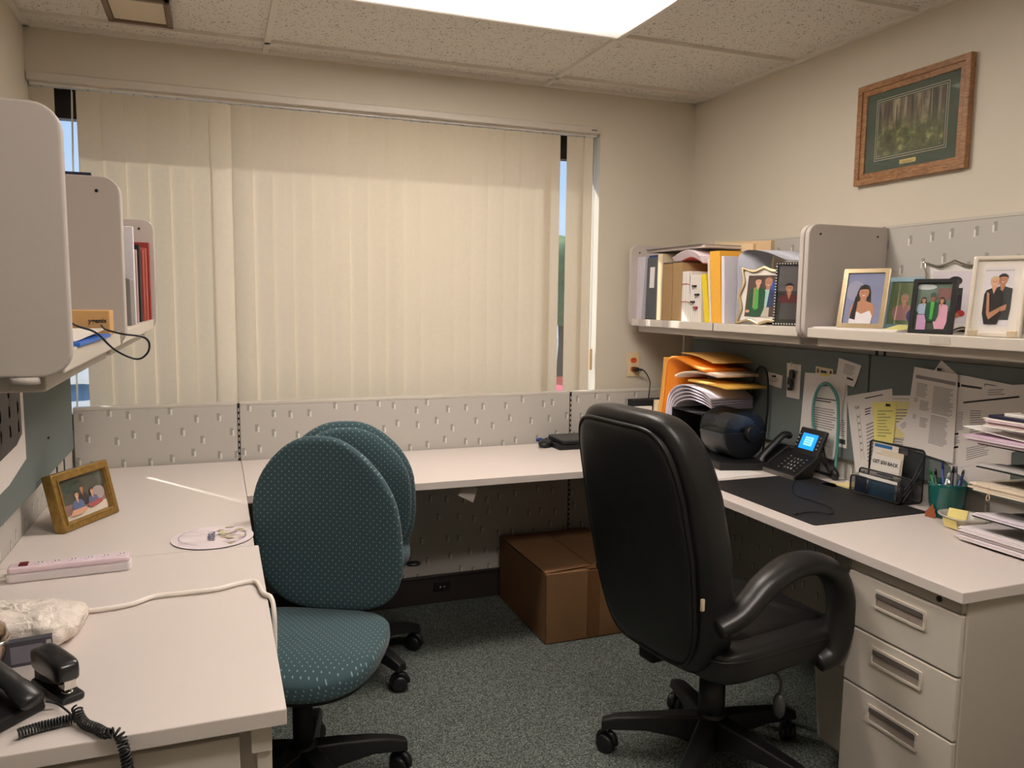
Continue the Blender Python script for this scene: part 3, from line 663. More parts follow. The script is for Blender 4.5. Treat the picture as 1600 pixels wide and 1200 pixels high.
def outline(w_, h_, kind, r=.004, amp=0, inset=0):
    a0, a1, b0, b1 = -w_/2+inset, w_/2-inset, inset, h_-inset
    if kind == 'rect': return rrect(a0, a1, b0, b1, max(.0005, r), 5)
    pts = []; n = 16; cx, cy = 0, h_/2
    for (p, q, ox, oy) in (((a1, b0), (a1, b1), 1, 0), ((a1, b1), (a0, b1), 0, 1), ((a0, b1), (a0, b0), -1, 0), ((a0, b0), (a1, b0), 0, -1)):
        for k in range(n):
            t = k/n; off = amp*(math.cos(4*PI*t)-1)/2*(1 if .0 < t < 1 else 1); off += amp*.35*math.exp(-((t-.5)/.05)**2)
            cr = math.exp(-(t/.05)**2)+math.exp(-((1-t)/.05)**2); off -= amp*.5*cr*0
            pts.append((p[0]+(q[0]-p[0])*t+ox*off, p[1]+(q[1]-p[1])*t+oy*off))
    return pts
def ring(m, A, B, y0, y1, mat=None):
    n = len(A); vs = [V(a, y, b) for P_, y in ((A, y0), (B, y0), (A, y1), (B, y1)) for a, b in P_]
    fs = []
    for i in range(n):
        j = (i+1) % n; fs += [(i, j, n+j, n+i), (2*n+j, 2*n+i, 3*n+i, 3*n+j), (j, i, 2*n+i, 2*n+j), (n+i, n+j, 3*n+j, 3*n+i)]
    return m.add(vs, fs, mat)
def photo_frame(label, P, w_, h_, yaw, lean, bw, fmat, art, kind='rect', depth=.014, amp=0, matw=0, matmat=None, name='photo_frame', cat='photo frame', group=None, bev=.0015, feet=None, glass=True, easel=True):
    a = R(yaw); N = V(math.cos(a), math.sin(a), 0); U = V(-N.y, N.x, 0)
    rot = Matrix(((U.x, -N.x, 0, P[0]), (U.y, -N.y, 0, P[1]), (0, 0, 1, P[2]), (0, 0, 0, 1)))
    t = thing(name, label, cat, mat=rot, group=group)
    L = Matrix.Rotation(-R(lean), 4, 'X')
    def fin(m): m.v = [L @ v for v in m.v]; return m
    m = MB(); ring(m, outline(w_, h_, kind, .005, amp), outline(w_, h_, kind, .003, amp, bw), 0, depth); fin(m).build('border', fmat, t, bevel=bev)
    m = MB(); m.prism(outline(w_, h_, kind, .004, amp, bw*.6), lambda x, z, d: V(x, d, z), depth*.5, depth*.9); fin(m).build('backing', matmat or MATTE, t)
    F = Flat((0, depth*.5-.0002, h_/2), (1, 0, 0), (0, 0, 1), (0, -1, 0)); W2, H2 = w_/2-bw-matw, h_/2-bw-matw
    art(F, W2, H2)
    F.v = [V(min(W2, max(-W2, v.x)), v.y, min(h_/2+H2, max(h_/2-H2, v.z))) for v in F.v]
    fin(F).build('photograph', None, t)
    if glass:
        gm = MB(); gm.box(-W2-matw*.9, W2+matw*.9, depth*.12, depth*.12+.0006, h_/2-H2-matw*.9, h_/2+H2+matw*.9); fin(gm).build('glass', GLASSF, t)
    if easel:
        ez = MB(); top = L @ V(0, depth, h_*.72); by = top.y+h_*.28
        ez.add([(-.02, top.y, top.z), (.02, top.y, top.z), (.028, by, .001), (-.028, by, .001), (-.02, top.y+.003, top.z+.001), (.02, top.y+.003, top.z+.001), (.028, by+.003, .001), (-.028, by+.003, .001)],
               [(0, 1, 2, 3), (7, 6, 5, 4), (0, 4, 5, 1), (1, 5, 6, 2), (2, 6, 7, 3), (3, 7, 4, 0)]); ez.build('easel', MATTE, t)
    return t
GLASSF = mat_glass((1, 1, 1, 1), .035, 'frame_glass')
def PXF(px, py, X, pw, ph, yaw):
    P = at(px, py, 'X', X); d = (P-CAM).dot(FW); v = math.atan2(CAM.y-P.y, CAM.x-P.x)
    return P, pw*d/FPX/max(.5, math.cos(v-R(yaw))), ph*d/FPX
SZ = 1.3455
# two men, one in a green gown, in the gold scalloped frame
def art_grad(F, W, H):
    F.rect(-W, W, -H, H, M((84, 62, 54), .7)); F.ell(W*.8, H*.45, W*.35, H*.3, M((44, 84, 170), .7))
    person(F, W*.38, H*.62, H*.22, SK3, SK3, NAVY, low=-5.2, wide=1.75); F.poly([(W*.2, H*.3), (W*.5, H*.3), (W*.4, -H*.6), (W*.1, -H*.6)], MINT); F.poly([(W*0, -H*.55), (W*.6, -H*.55), (W*.6, -H), (W*0, -H)], M((206, 196, 178), .8))
    person(F, -W*.28, H*.68, H*.19, SK1, HBR, GOWN, low=-9, wide=2.1); F.poly([(-W*.55, H*.4), (-W*.3, H*.4), (-W*.2, -H*.6), (-W*.5, -H*.6)], M((150, 150, 96), .8)); F.poly([(-W*.4, H*.3), (-W*.2, H*.3), (-W*.12, -H*.6), (-W*.38, -H*.7)], LIME)
    F.ell(-W*.8, -H*.75, W*.14, H*.07, SK1)
P, w_, h_ = PXF(1183, 507, 2.03, 72, 92, 205); P.z = SZ
photo_frame('gold scalloped frame with two smiling men, one in a green gown', P, .195, h_, 208, 10, .012, BRASS, art_grad, 'sc', .02, .012, .022, M((240, 232, 220), .6), bev=.003)
def art_dark(F, W, H):
    F.rect(-W, W, -H, H, M((50, 48, 48), .6)); F.rect(-W, W, H*.1, H, M((92, 90, 92), .6)); F.poly([(-W, -H), (W, -H), (W*.2, -H*.2), (-W, H*.1)], M((30, 34, 28), .6))
    person(F, -W*.35, H*.2, H*.15, SK3, HB, M((96, 24, 34), .7), low=-3.4); F.poly([(-W*.75, -H*.3), (W*.1, -H*.3), (W*.2, -H*.85), (-W*.8, -H*.85)], M((74, 72, 74), .7)); F.rect(W*.2, W*.35, -H*.8, -H*.3, M((140, 134, 134), .7))
P, w_, h_ = PXF(1240, 505, 2.10, 60, 100, 215); P.z = SZ
fr = photo_frame('black beaded sparkle frame half hidden by the shelf divider plate', P, .16, h_*1.0, 222, 8, .008, PLASTIC, art_dark, 'rect', .014)
m = MB(); L8 = Matrix.Rotation(-R(8), 4, 'X')
for k in range(22):
    for (x, z) in ((-.076, .006+k*(h_-.012)/21), (.076, .006+k*(h_-.012)/21)): m.superq(L8 @ V(x, -.002, z), (.0034, .0034, .0034), 1, 1, nu=4, nv=6)
for k in range(1, 15):
    for z in (.006, h_-.006): m.superq(L8 @ V(-.076+.152*k/15, -.002, z), (.0034, .0034, .0034), 1, 1, nu=4, nv=6)
m.build('bead_trim', M((236, 234, 228), .15), fr)
def art_girl(F, W, H):
    F.rect(-W, W, -H, H, M((136, 142, 176), .7)); F.ell(-W*.5, H*.3, W*.5, H*.4, M((160, 160, 186), .7))
    person(F, 0, H*.22, H*.24, SK3, HB, SK3, True, -5, 1.9); F.poly([(-W*.62, -H*.72), (-W*.35, -H*.5), (0, -H*.62), (W*.42, -H*.48), (W*.6, -H*.7), (W*.55, -H), (-W*.62, -H)], M((240, 234, 236), .7))
    F.poly([(-W*.42, H*.1), (-W*.28, -H*.2), (-W*.3, -H*.86), (-W*.62, -H*.8), (-W*.5, -H*.3)], HB)
P, w_, h_ = PXF(1342, 501, 2.03, 66, 94, 203); P.z = 1.352
photo_frame('polished brass frame with a portrait of a dark-haired girl in white', P, w_, h_*1.02, 205, 14, .016, BRASS, art_girl, depth=.012)
def art_kids(F, W, H):
    F.rect(-W, W, -H, H, M((120, 138, 98), .7)); F.rect(W*.2, W, H*.2, H, M((214, 206, 200), .7))
    person(F, -W*.2, H*.2, H*.2, SK1, M((206, 170, 150), .7), M((190, 140, 140), .7), low=-5); person(F, W*.55, H*.0, H*.18, SK1, HBR, NAVY, low=-5)
P, w_, h_ = PXF(1412, 504, 2.13, 66, 84, 203); P.z = 1.352
photo_frame('pale blue wooden frame with children, behind the small black frame', P, w_, h_, 205, 16, .016, M((140, 172, 186), .5), art_kids, depth=.012)
def art_white(F, W, H):
    F.rect(-W, W, -H, H, M((226, 218, 224), .6)); F.ell(W*.1, H*.62, W*.34, H*.18, HB); F.ell(W*.1, H*.5, W*.22, H*.2, SK3); F.rect(-W*.3, W*.5, -H*.7, H*.35, M((36, 34, 38), .7)); F.ell(W*.5, -H*.62, W*.2, H*.12, M((186, 40, 44), .6)); F.ell(W*.3, -H*.7, W*.16, H*.1, M((190, 110, 70), .6))
P, w_, h_ = PXF(1480, 514, 2.14, 88, 114, 205); P.z = SZ
photo_frame('silver scalloped white-matted frame standing behind the small black frame', P, w_, h_, 208, 9, .010, CHROME, art_white, 'sc', .018, .013, .022, M((240, 236, 230), .6), bev=.003)
def art_group(F, W, H):
    F.rect(-W, W, -H, H, M((110, 130, 116), .7)); F.rect(W*.2, W, H*.3, H*.8, M((140, 96, 90), .7)); F.rect(-W, W, -H, -H*.2, M((60, 72, 54), .7)); F.ell(-W*.5, H*.85, W*.6, H*.12, M((206, 212, 214), .7))
    person(F, -W*.55, H*.28, H*.1, SK3, HB, M((170, 190, 214), .7), True, -6); F.rect(-W*.85, -W*.3, -H, -H*.35, M((206, 160, 200), .7)); person(F, W*.5, H*.26, H*.11, SK3, HB, PINKC, True, -11)
    person(F, -W*.02, H*.36, H*.11, SK2, HB, GOWN, low=-9); F.poly([(-W*.12, H*.2), (W*.1, H*.2), (W*.06, -H*.55), (-W*.1, -H*.55)], LIME); F.poly([(-W*.22, H*.52), (W*.02, H*.62), (W*.2, H*.5), (0, H*.42)], M((70, 84, 84), .7))
P, w_, h_ = PXF(1451, 518, 1.995, 60, 88, 203); P.z = SZ
photo_frame('small black frame with a graduation group, foremost on the shelf', P, w_, h_*1.0, 206, 12, .013, PLASTIC, art_group, depth=.02)
def art_pair(F, W, H):
    F.rect(-W, W, -H, H, M((232, 226, 230), .6)); F.rect(-W, W, H*.88, H*.92, M((200, 192, 186), .6))
    person(F, W*.3, H*.58, H*.17, SK3, HB, SUIT, low=-8, wide=2.2); F.poly([(W*.0, H*.25), (W*.25, H*.25), (-W*.1, -H*.9), (-W*.3, -H*.9)], M((196, 204, 216), .7))
    person(F, -W*.25, H*.5, H*.16, SK1, HBL, HB, low=-9, wide=1.7); F.poly([(-W*.72, H*.15), (-W*.55, H*.12), (-W*.4, -H*.55), (W*.3, -H*.35), (W*.3, -H*.5), (-W*.4, -H*.78), (-W*.6, -H*.6)], SK3)
    F.poly([(W*.3, -H*.35), (W*.75, -H*.25), (W*.7, -H*.45), (W*.35, -H*.5)], SK3)
P, w_, h_ = PXF(1549, 521, 2.0, 74, 128, 205); P.z = SZ
fr = photo_frame('tall white and silver frame of an embracing couple, largest on the shelf', P, w_, h_*1.02, 206, 12, .012, M((226, 216, 200), .3, .3), art_pair, depth=.022, matw=.02, matmat=M((240, 232, 222), .6), bev=.004)
for q in (-1, 1): bx(q*w_*.36-.012, q*w_*.36+.012, -.006, .02, 0, .02, 'frame_foot', M((226, 208, 180), .3, .4), fr, .003, world=False)
# desk frame
def art_boys(F, W, H):
    F.rect(-W, W, -H, H, M((84, 84, 72), .7)); F.rect(-W, W, -H, -H*.25, M((150, 120, 112), .7)); F.ell(-W*.3, H*.55, W*.5, H*.3, M((60, 74, 62), .7)); F.poly([(-W, -H), (W, -H), (W, -H*.55), (-W, -H*.8)], M((232, 220, 200), .7)); F.ell(W*.7, -H*.1, W*.3, H*.35, M((176, 160, 156), .7))
    person(F, 0, H*.35, H*.14, SK3, HBR, M((50, 44, 44), .7), low=-6); person(F, -W*.28, H*.12, H*.17, SK1, HBR, M((92, 110, 150), .7), low=-5); person(F, W*.38, H*.08, H*.15, SK1, HBR, M((96, 106, 140), .7), low=-4.5)
    F.poly([(-W*.75, -H*.8), (-W*.6, -H*.55), (0, -H*.55), (W*.05, -H*.7), (-W*.3, -H*.85)], SK1); F.poly([(W*.1, -H*.5), (W*.7, -H*.4), (W*.75, -H*.6), (W*.2, -H*.72)], M((176, 84, 84), .7))
m0 = photo_frame('ornate gold frame with two seated boys on the corner desktop', V(-.366, 2.632, .742), .247, .175, -29.4, 13, .026, GOLD, art_boys, depth=.035, bev=.005)
m = MB(); ring(m, outline(.213, .141, 'rect', .003, 0, 0), outline(.213, .141, 'rect', .002, 0, .005), -.003, .004); m.v = [Matrix.Rotation(-R(13), 4, 'X') @ (v+V(0, 0, .017)) for v in m.v]; m.build('bead_moulding', GOLD, m0, bevel=.001)
# wall picture
c = [at(1517, 78, 'X', XR-.02), at(1512, 258, 'X', XR-.02), at(1338, 294, 'X', XR-.02), at(1339, 142, 'X', XR-.02)]
yc = sum(p.y for p in c)/4; zc = sum(p.z for p in c)/4; w_ = (c[2].y+c[3].y-c[0].y-c[1].y)/2; h_ = (c[0].z+c[3].z-c[1].z-c[2].z)/2
t = thing('wall_picture', 'oak-framed woodland print with green mat on the side wall', 'picture', (XR-.001, yc, zc-h_/2))
T4 = Matrix(((0, 1, 0, XR-.026), (-1, 0, 0, yc), (0, 0, 1, zc-h_/2), (0, 0, 0, 1)))
def put(mm, *a, **k): mm.v = [T4 @ v for v in mm.v]; return mm.build(a[0], a[1], t, True, **k)
m = MB()
for ou, inn, d0, d1 in ((0, .022, 0, .025), (.018, .042, .006, .025)): ring(m, outline(w_, h_, 'rect', .001, 0, ou), outline(w_, h_, 'rect', .001, 0, inn), d0, d1)
put(m, 'oak_moulding', OAK, bevel=.003)
m = MB(); m.box(-w_/2+.035, w_/2-.035, .014, .018, .035, h_-.035); put(m, 'mat_board', M((66, 84, 70), .7))
pw, ph = w_/2-.10, h_/2-.088
m = MB()
for k in (0, .008): ring(m, outline(2*pw+.012+2*k, 2*ph+.012+2*k, 'rect', .001), outline(2*pw+.012+2*k, 2*ph+.012+2*k, 'rect', .001, 0, .002), .0128, .0142)
m.v = [v+V(0, 0, h_/2-ph-.006+.008) for v in m.v]
n = len(m.v)//2; m.v = m.v[:n]+[v-V(0, 0, .008) for v in m.v[n:]]; put(m, 'mat_line', M((196, 184, 160), .6))
m = MB(); m.box(-pw, pw, .0125, .0138, h_/2-ph+.008, h_/2+ph+.008); put(m, 'print', FOREST)
F = Flat((0, .0120, .062), (1, 0, 0), (0, 0, 1), (0, -1, 0)); F.poly(rrect(-.036, .036, -.008, .008, .003), M((214, 196, 130), .35, .5)); F.rect(-.026, .026, -.001, .0, M((110, 96, 56), .6)); F.rect(-.02, .02, -.004, -.003, M((110, 96, 56), .6), False); F.v = [T4 @ v for v in F.v]; F.build('plaque', None, t, True)
m = MB(); m.box(-w_/2+.036, w_/2-.036, .008, .0086, .036, h_-.036); put(m, 'glass', mat_glass((1, 1, 1, 1), .05, 'picture_glass'))

# ------------------------------------------------------------------ files on the far shelf
def spine(name, label, cat, pa, pb, ptop, mat, x0=1.995, dep=.23, lean=0, group=None, z0=SZ, py=505, edge=None):
    ya, yb = at(pa, py, 'X', x0).y, at(pb, py, 'X', x0).y; zt = at((pa+pb)/2, ptop, 'X', x0).z; hi, lo = max(ya, yb), min(ya, yb)
    m = MB(); s = lean
    f = lambda x, y, z: V(x, y+s*(z-z0)/(zt-z0), z)
    vs = [f(x, y, z) for z in (z0, zt) for y in (lo, hi) for x in (x0, x0+dep)]
    m.add(vs, [(0, 2, 3, 1), (4, 5, 7, 6), (0, 1, 5, 4), (2, 6, 7, 3), (0, 4, 6, 2), (1, 3, 7, 5)])
    t = thing(name, label, cat, (x0+dep/2, (lo+hi)/2, z0), group=group); m.build('body', mat, t, True, bevel=.0015); return t, lo, hi, zt
def leaves(t, lo, hi, z0, zt, mat, x, n=6, lean=0):
    m = MB()
    for k in range(n): y = lo+(hi-lo)*(k+.5)/n; m.add([V(x-.001, y-.0006, z0+.004), V(x-.001, y+.0006, z0+.004), V(x-.001, y+.0006+lean, zt-.004), V(x-.001, y-.0006+lean, zt-.004)], [(0, 1, 2, 3)])
    m.open = True; m.build('page_edges', mat, t, True)
TAND = M((170, 138, 96), .7); PG = M((206, 198, 204), .7)
t, lo, hi, zt = spine('paper_stack', 'upright white papers against the far shelf end', 'papers', 989, 1001, 402, M((214, 208, 216), .7), lean=-.03); leaves(t, lo, hi, SZ, zt, INKL, 1.995, 4, -.03)
t, lo, hi, zt = spine('binder', 'dark grey ring binder with blank white spine label', 'binder', 1007.5, 1024, 403, M((78, 82, 86), .5), dep=.26, lean=-.01)
m = MB(); m.open = 1; y0 = (lo+hi)/2-.008; m.add([V(1.9935, y0-.022, 1.50), V(1.9935, y0+.022, 1.50), V(1.9935, y0+.018, 1.60), V(1.9935, y0-.026, 1.60)], [(0, 1, 2, 3)]); m.build('spine_label', PAPER, t, True)
bx(2.0, 2.1, lo+.005, hi-.015, zt, zt+.012, 'blue_tab', M((40, 66, 120), .5), t)
spine('folder', 'cream manila folder between grey binder and tan directory', 'folder', 1025, 1032, 397, M((222, 204, 168), .7), dep=.27, lean=.0)
t, lo, hi, zt = spine('thick_book', 'thick tan directory beside the cream manila folder', 'book', 1033, 1048, 413, TAND); leaves(t, lo, hi, SZ, zt, M((146, 116, 78), .8), 1.995, 9); bx(1.996, 2.22, lo, hi, zt, zt+.008, 'cover', M((90, 74, 60), .6), t)
t, lo, hi, zt = spine('thick_book', 'thick tan directory beside the red-banded white bundle', 'book', 1049, 1063, 411, M((178, 146, 102), .7)); leaves(t, lo, hi, SZ, zt, M((150, 120, 84), .8), 1.995, 9); bx(1.996, 2.22, lo, hi, zt, zt+.008, 'cover', M((90, 74, 60), .6), t)
t, lo, hi, zt = spine('paper_bundle', 'white paper bundle held by two red rubber bands', 'papers', 1064, 1077, 424, WHITE); leaves(t, lo, hi, SZ, zt, INKL, 1.995, 3)
for z in (1.43, 1.51): m = MB(); m.tube(curve([(1.992, lo-.001, z), (1.992, (lo+hi)/2, z+.006), (1.992, hi+.001, z+.002)], 4), .0014, 6); m.build('rubber_band', M((190, 60, 50), .5), t, True)
t, lo, hi, zt = spine('paper_bundle', 'white paper bundle with black and red binder clips', 'papers', 1077.5, 1095, 430, WHITE, lean=.012, dep=.2); leaves(t, lo, hi, SZ, zt, INKL, 1.995, 5, .015)
for z, c_, dy in ((1.50, PLASTIC, .01), (1.462, PLASTIC, -.012), (1.43, PLASTIC, .02), (1.405, M((150, 24, 34), .4), -.004)):
    m = MB(); yy = (lo+hi)/2+dy; m.box(1.985, 1.995, yy-.012, yy+.012, z, z+.008); m.tube([V(1.984, yy+.006*math.cos(a_), z-.004+.007*math.sin(a_)) for a_ in [2*PI*k/10 for k in range(10)]], .001, 5, closed=True); m.build('binder_clip', c_, t, True)
spine('folder', 'bright yellow folder leaning on the orange envelope', 'folder', 1100.5, 1108, 428, M((232, 206, 40), .6), lean=.037, dep=.2)
spine('folder', 'pale manila folder behind the bright yellow one', 'folder', 1108.5, 1111, 404, M((232, 220, 206), .7), lean=.034, dep=.2)
t, lo, hi, zt = spine('padded_envelope', 'large orange-yellow envelope standing between folders', 'envelope', 1111.5, 1127, 392, M((236, 176, 62), .6), dep=.2, lean=.032)
spine('paper_stack', 'thin white papers right against the orange-yellow envelope', 'papers', 1127.5, 1132, 400, M((226, 222, 232), .7), lean=.02, dep=.2)
# papers lying over the row
m = MB(); m.prism([(2.0, 3.42), (2.22, 3.45), (2.26, 2.95), (2.0, 2.93)], lambda a, b, d: V(a, b, d), 1.672, 1.682, M((216, 204, 196), .7)); m.prism([(1.99, 3.41), (2.22, 3.45), (2.26, 2.95), (1.99, 2.95)], lambda a, b, d: V(a, b, d), 1.682, 1.686, M((96, 84, 80), .6))
tag(m.build('paper_pile'), 'thin flat papers lying across the top of the upright files', 'papers')
m = MB(); N_ = 10
for k in range(7):
    o_ = .006*k; prof = curve([(1.62-o_, 3.19), (1.655-o_, 3.16), (1.664-o_, 3.08), (1.655-o_, 2.99), (1.60-o_*.8, 2.92)], 5)if False else [(3.17-.10*j/9-.002*k, 1.634-o_*.9+.030*math.sin(PI*j/9*.8)-.05*max(0, j/9-.6)) for j in range(10)]
    vs = [V(x, y-.12*(1 if 0 else 0)-(j/9)*.12, z) for x in (1.99+.002*k, 2.2) for j, (y, z) in enumerate(prof)]
    vs2 = [v+V(0, 0, .0035) for v in vs]; n = 10
    m.add(vs+vs2, [(j, j+1, n+j+1, n+j) for j in range(9)]+[(2*n+j+1, 2*n+j, 3*n+j, 3*n+j+1) for j in range(9)]+[(j, 2*n+j, 2*n+j+1, j+1) for j in range(9)]+[(0, n, 3*n, 2*n), (9, 2*n+9, 3*n+9, n+9)], M((230, 214, 220) if k < 6 else (190, 80, 70), .7), True)
tag(m.build('catalogue'), 'floppy thick catalogue with curled white pages lying on two tan directories', 'catalogue')
# big folders and the curled magazine
P1, P2, P3, P4 = at(1131, 378, 'X', 2.24), at(1211, 376, 'X', 2.24), at(1211, 500, 'X', 2.24), at(1131, 505, 'X', 2.24)
m = MB(); m.prism([(P1.y, SZ), (P2.y, SZ), (P2.y, P2.z), (P1.y, P1.z)], lambda a, b, d: V(d, a, b), 2.22, 2.238, TANF); m.prism([(P1.y+.02, SZ), (P2.y+.1, SZ), (P2.y+.1, P2.z-.008), (P1.y+.02, P1.z+.002)], lambda a, b, d: V(d, a, b), 2.205, 2.218, M((226, 204, 166), .7))
tag(m.build('file_folder'), 'tall tan file folder rising highest above the packed shelf', 'folder')
m = MB(); pts = [(2.03, 2.86), (2.05, 2.80), (2.09, 2.73), (2.14, 2.64), (2.17, 2.58)]
prof = curve([(0, 0, SZ), (.004, 0, 1.50), (.0, 0, 1.60), (.015, -.02, 1.645), (.05, -.1, 1.64), (.09, -.2, 1.60)], 6)
vs = []; A0, A1 = V(2.03, 2.735, 0), V(2.17, 2.70, 0)
for dd in (0, .006):
    for p in prof:
        for a_ in (0, 1): b_ = A0.lerp(A1, a_); vs.append(V(b_.x+p.x+dd, b_.y+p.y+.0, p.z))
n = len(prof)
fs = [(2*i, 2*i+1, 2*i+3, 2*i+2) for i in range(n-1)]+[(2*n+2*i+1, 2*n+2*i, 2*n+2*i+2, 2*n+2*i+3) for i in range(n-1)]+[(2*i+2, 2*n+2*i+2, 2*n+2*i, 2*i) for i in range(n-1)]+[(2*i+1, 2*n+2*i+1, 2*n+2*i+3, 2*i+3) for i in range(n-1)]+[(0, 2*n, 2*n+1, 1), (2*n-2, 2*n-1, 4*n-1, 4*n-2)]
m.add(vs, fs, M((186, 188, 198), .5), True); tag(m.build('magazine'), 'curled grey magazine drooping over the gold scalloped frame', 'magazine')
# things lying on the near shelf
m = MB()
for k in range(5): a0 = random.uniform(-.01, .01); m.prism([(1.975+.004*k, 2.225+a0-.0), (2.2, 2.228), (2.2, 1.90), (1.985+.003*k, 1.86+a0)], lambda a, b, d: V(a, b, d), SZ+.0012*k, SZ+.0012*k+.001, PAPER)
tag(m.build('paper_stack'), 'thin stack of white papers under the brass-framed girl portrait', 'papers')
A = at(1398, 506, 'X', 2.03); m = MB(); m.prism([(-.0, -.04), (.05, -.045), (.055, .035), (.0, .04)], lambda a, b, d: V(2.03+a, A.y+b, 1.352+d+a*.25), 0, .0012); tag(m.build('sticky_note', M((216, 210, 130), .7)), 'pale yellow-green sticky note curled before the blue frame', 'note')
A = at(1470, 527, 'X', XF); m = MB(); m.prism([(A.y+.035, 1.318), (A.y-.035, 1.318), (A.y-.03, 1.340), (A.y+.04, 1.340)], lambda a, b, d: V(d, a, b), XF-.0012, XF-.0002); m.build('tape_residue', M((188, 180, 168), .8), near, True)

# ------------------------------------------------------------------ left shelf contents
t = thing('small_box', 'small tan cardboard box with dark script on the closest shelf', 'box', (-.29, 1.7, SZ))
bx(-.36, -.212, 1.86, 1.93, SZ, 1.40, 'box_body', M((206, 160, 100), .7), t, .002)
F = Flat((-.235, 1.8595, 1.378), (1, 0, 0), (0, 0, 1), (0, -1, 0)); F.text('ygenis', 0, 0, .014, BLACKINK); F.build('script_mark', None, t, True)
m = MB(); m.prism([(-.42, 1.5), (-.215, 1.48), (-.21, 1.85), (-.42, 1.85)], lambda a, b, d: V(a, b, d), SZ, SZ+.006, M((40, 104, 196), .5)); m.prism([(-.41, 1.56), (-.225, 1.5), (-.215, 1.82), (-.41, 1.84)], lambda a, b, d: V(a, b, d+(b-1.5)*.03), SZ+.007, SZ+.0085, WHITE); tag(m.build('file_folder'), 'bright blue folder lying in front of the small tan box', 'folder')
path = [at(px, py, 'Y', y) for px, py, y in ((112, 505, 1.60), (122, 510, 1.62), (150, 520, 1.66), (180, 547, 1.70), (213, 561, 1.72), (230, 552, 1.72), (233, 536, 1.72), (222, 526, 1.70), (192, 522, 1.68), (166, 515, 1.72), (158, 508, 1.80))]
m = MB(); m.tube(curve(path, 6), .0022, 6); tag(m.build('cable_loop', PLASTIC), 'thin black cord looping off the closest shelf', 'cord')
def lbook(name, label, cat, y0, y1, z1, mat, xf=-.235, xb=-.45, **k):
    m = MB(); m.box(xb, xf, y0, y1, SZ, z1); return tag(m.build(name, mat, bevel=.002), label, cat)
RED = M((146, 46, 40), .5); RED2 = M((176, 84, 68), .6)
lbook('book', 'tall dark red hardback against the far end plate', 'book', 3.15, 3.19, 1.625, RED, -.222)
lbook('folder', 'slim salmon red folder nearest the dark red hardback', 'folder', 3.06, 3.10, 1.60, RED2, -.226, group=None)
lbook('folder', 'salmon red folder one place nearer the black binder', 'folder', 2.98, 3.03, 1.59, M((160, 62, 52), .6), -.230)
lbook('binder', 'narrow black binder among the red folders', 'binder', 2.87, 2.93, 1.60, MATTE, -.232)
lbook('booklet', 'thin grey and pink booklet in front of the black binder', 'book', 2.80, 2.82, 1.58, M((186, 160, 158), .6), -.234)
lbook('paper_sheet', 'tall white sheet standing behind the grey magazine holder', 'papers', 2.64, 2.66, 1.64, M((226, 222, 228), .6), -.228)
m = MB(); m.prism([(-.45, SZ), (-.228, SZ), (-.228, 1.48), (-.3, 1.50), (-.45, 1.6)], lambda a, b, d: V(a, d, b), 2.50, 2.60); tag(m.build('magazine_holder', M((126, 122, 118), .5), bevel=.003), 'grey magazine holder on the window-side shelf', 'magazine holder')
m = MB(); m.prism(rrect(-.36, -.24, 2.15, 2.3, .02), lambda a, b, d: V(a, b, d), 1.7125, 1.722) if False else m.box(-.40, -.27, 2.135, 2.15, 1.712, 1.722); tag(m.build('dark_strip', M((30, 36, 60), .5)), 'dark blue strip lying on top of the middle divider plate', 'strip')

# ------------------------------------------------------------------ sheets pinned on the right tackboards
def sheet(label, q, k, mat=PAPER, lines=None, cat='paper', name='pinned_sheet', extra=None, pin=None, curl=.0):
    """q: four corners as pixels (top left, top right, bottom right, bottom left) on the tackboard plane; k = layer"""
    X = XT-.0012-.0018*k; P = [at(a, b, 'X', X) for a, b in q]
    def f(u, v, d=0): return (P[0].lerp(P[1], u)).lerp(P[3].lerp(P[2], u), v)+V(-d, 0, 0)
    m = MB(); n = 6; vs = []
    for d in (0, .0007):
        for j in range(n+1):
            for i in range(n+1): u, v = i/n, j/n; vs.append(f(u, v, d+curl*(v**3)*(.5+.5*u)))
    N2 = (n+1)**2; I = lambda i, j: j*(n+1)+i
    fs = []
    for j in range(n):
        for i in range(n): fs += [(I(i, j), I(i+1, j), I(i+1, j+1), I(i, j+1)), (N2+I(i, j), N2+I(i, j+1), N2+I(i+1, j+1), N2+I(i+1, j))]
    for i in range(n): fs += [(I(i, 0), N2+I(i, 0), N2+I(i+1, 0), I(i+1, 0)), (I(i, n), I(i+1, n), N2+I(i+1, n), N2+I(i, n)), (I(0, i), I(0, i+1), N2+I(0, i+1), N2+I(0, i)), (I(n, i), N2+I(n, i), N2+I(n, i+1), I(n, i+1))]
    m.add(vs, fs, mat)
    for (u0, u1, v0, v1, im) in (lines or []):
        vm = (v0+v1)/2; dd = .0009+curl*(vm**3)*.8+ (.0006 if curl else 0)
        m.add([f(u0, v0, dd), f(u1, v0, dd), f(u1, v1, dd), f(u0, v1, dd)], [(0, 1, 2, 3)], im)
    m.open = False; o = m.build(name); tag(o, label, cat)
    if extra:
        for (s_, u, v, size, im) in extra:
            U_ = (P[1]-P[0]).normalized(); W_ = (P[0]-P[3]).normalized(); F = Flat(f(u, v), U_, W_, (-1, 0, 0), .0009); F.k = 1; F.text(s_, 0, 0, size, im, 'LEFT'); F.build('printed_text', None, o, True)
    if pin:
        p = f(pin[0], pin[1], .001); m = MB(); m.tube([p, p+V(-.004, 0, 0), p+V(-.008, 0, .001), p+V(-.012, 0, .001)], [.005, .003, .003, .0055], 10); m.build('push_pin', BLACKINK, o, True)
    return o
def para(u0, u1, v0, v1, n, im=INKL, fill=.45, rag=.25):
    return [(u0, u1-(u1-u0)*rag*random.random(), v0+(v1-v0)*k/n, v0+(v1-v0)*(k+fill)/n, im) for k in range(n)]
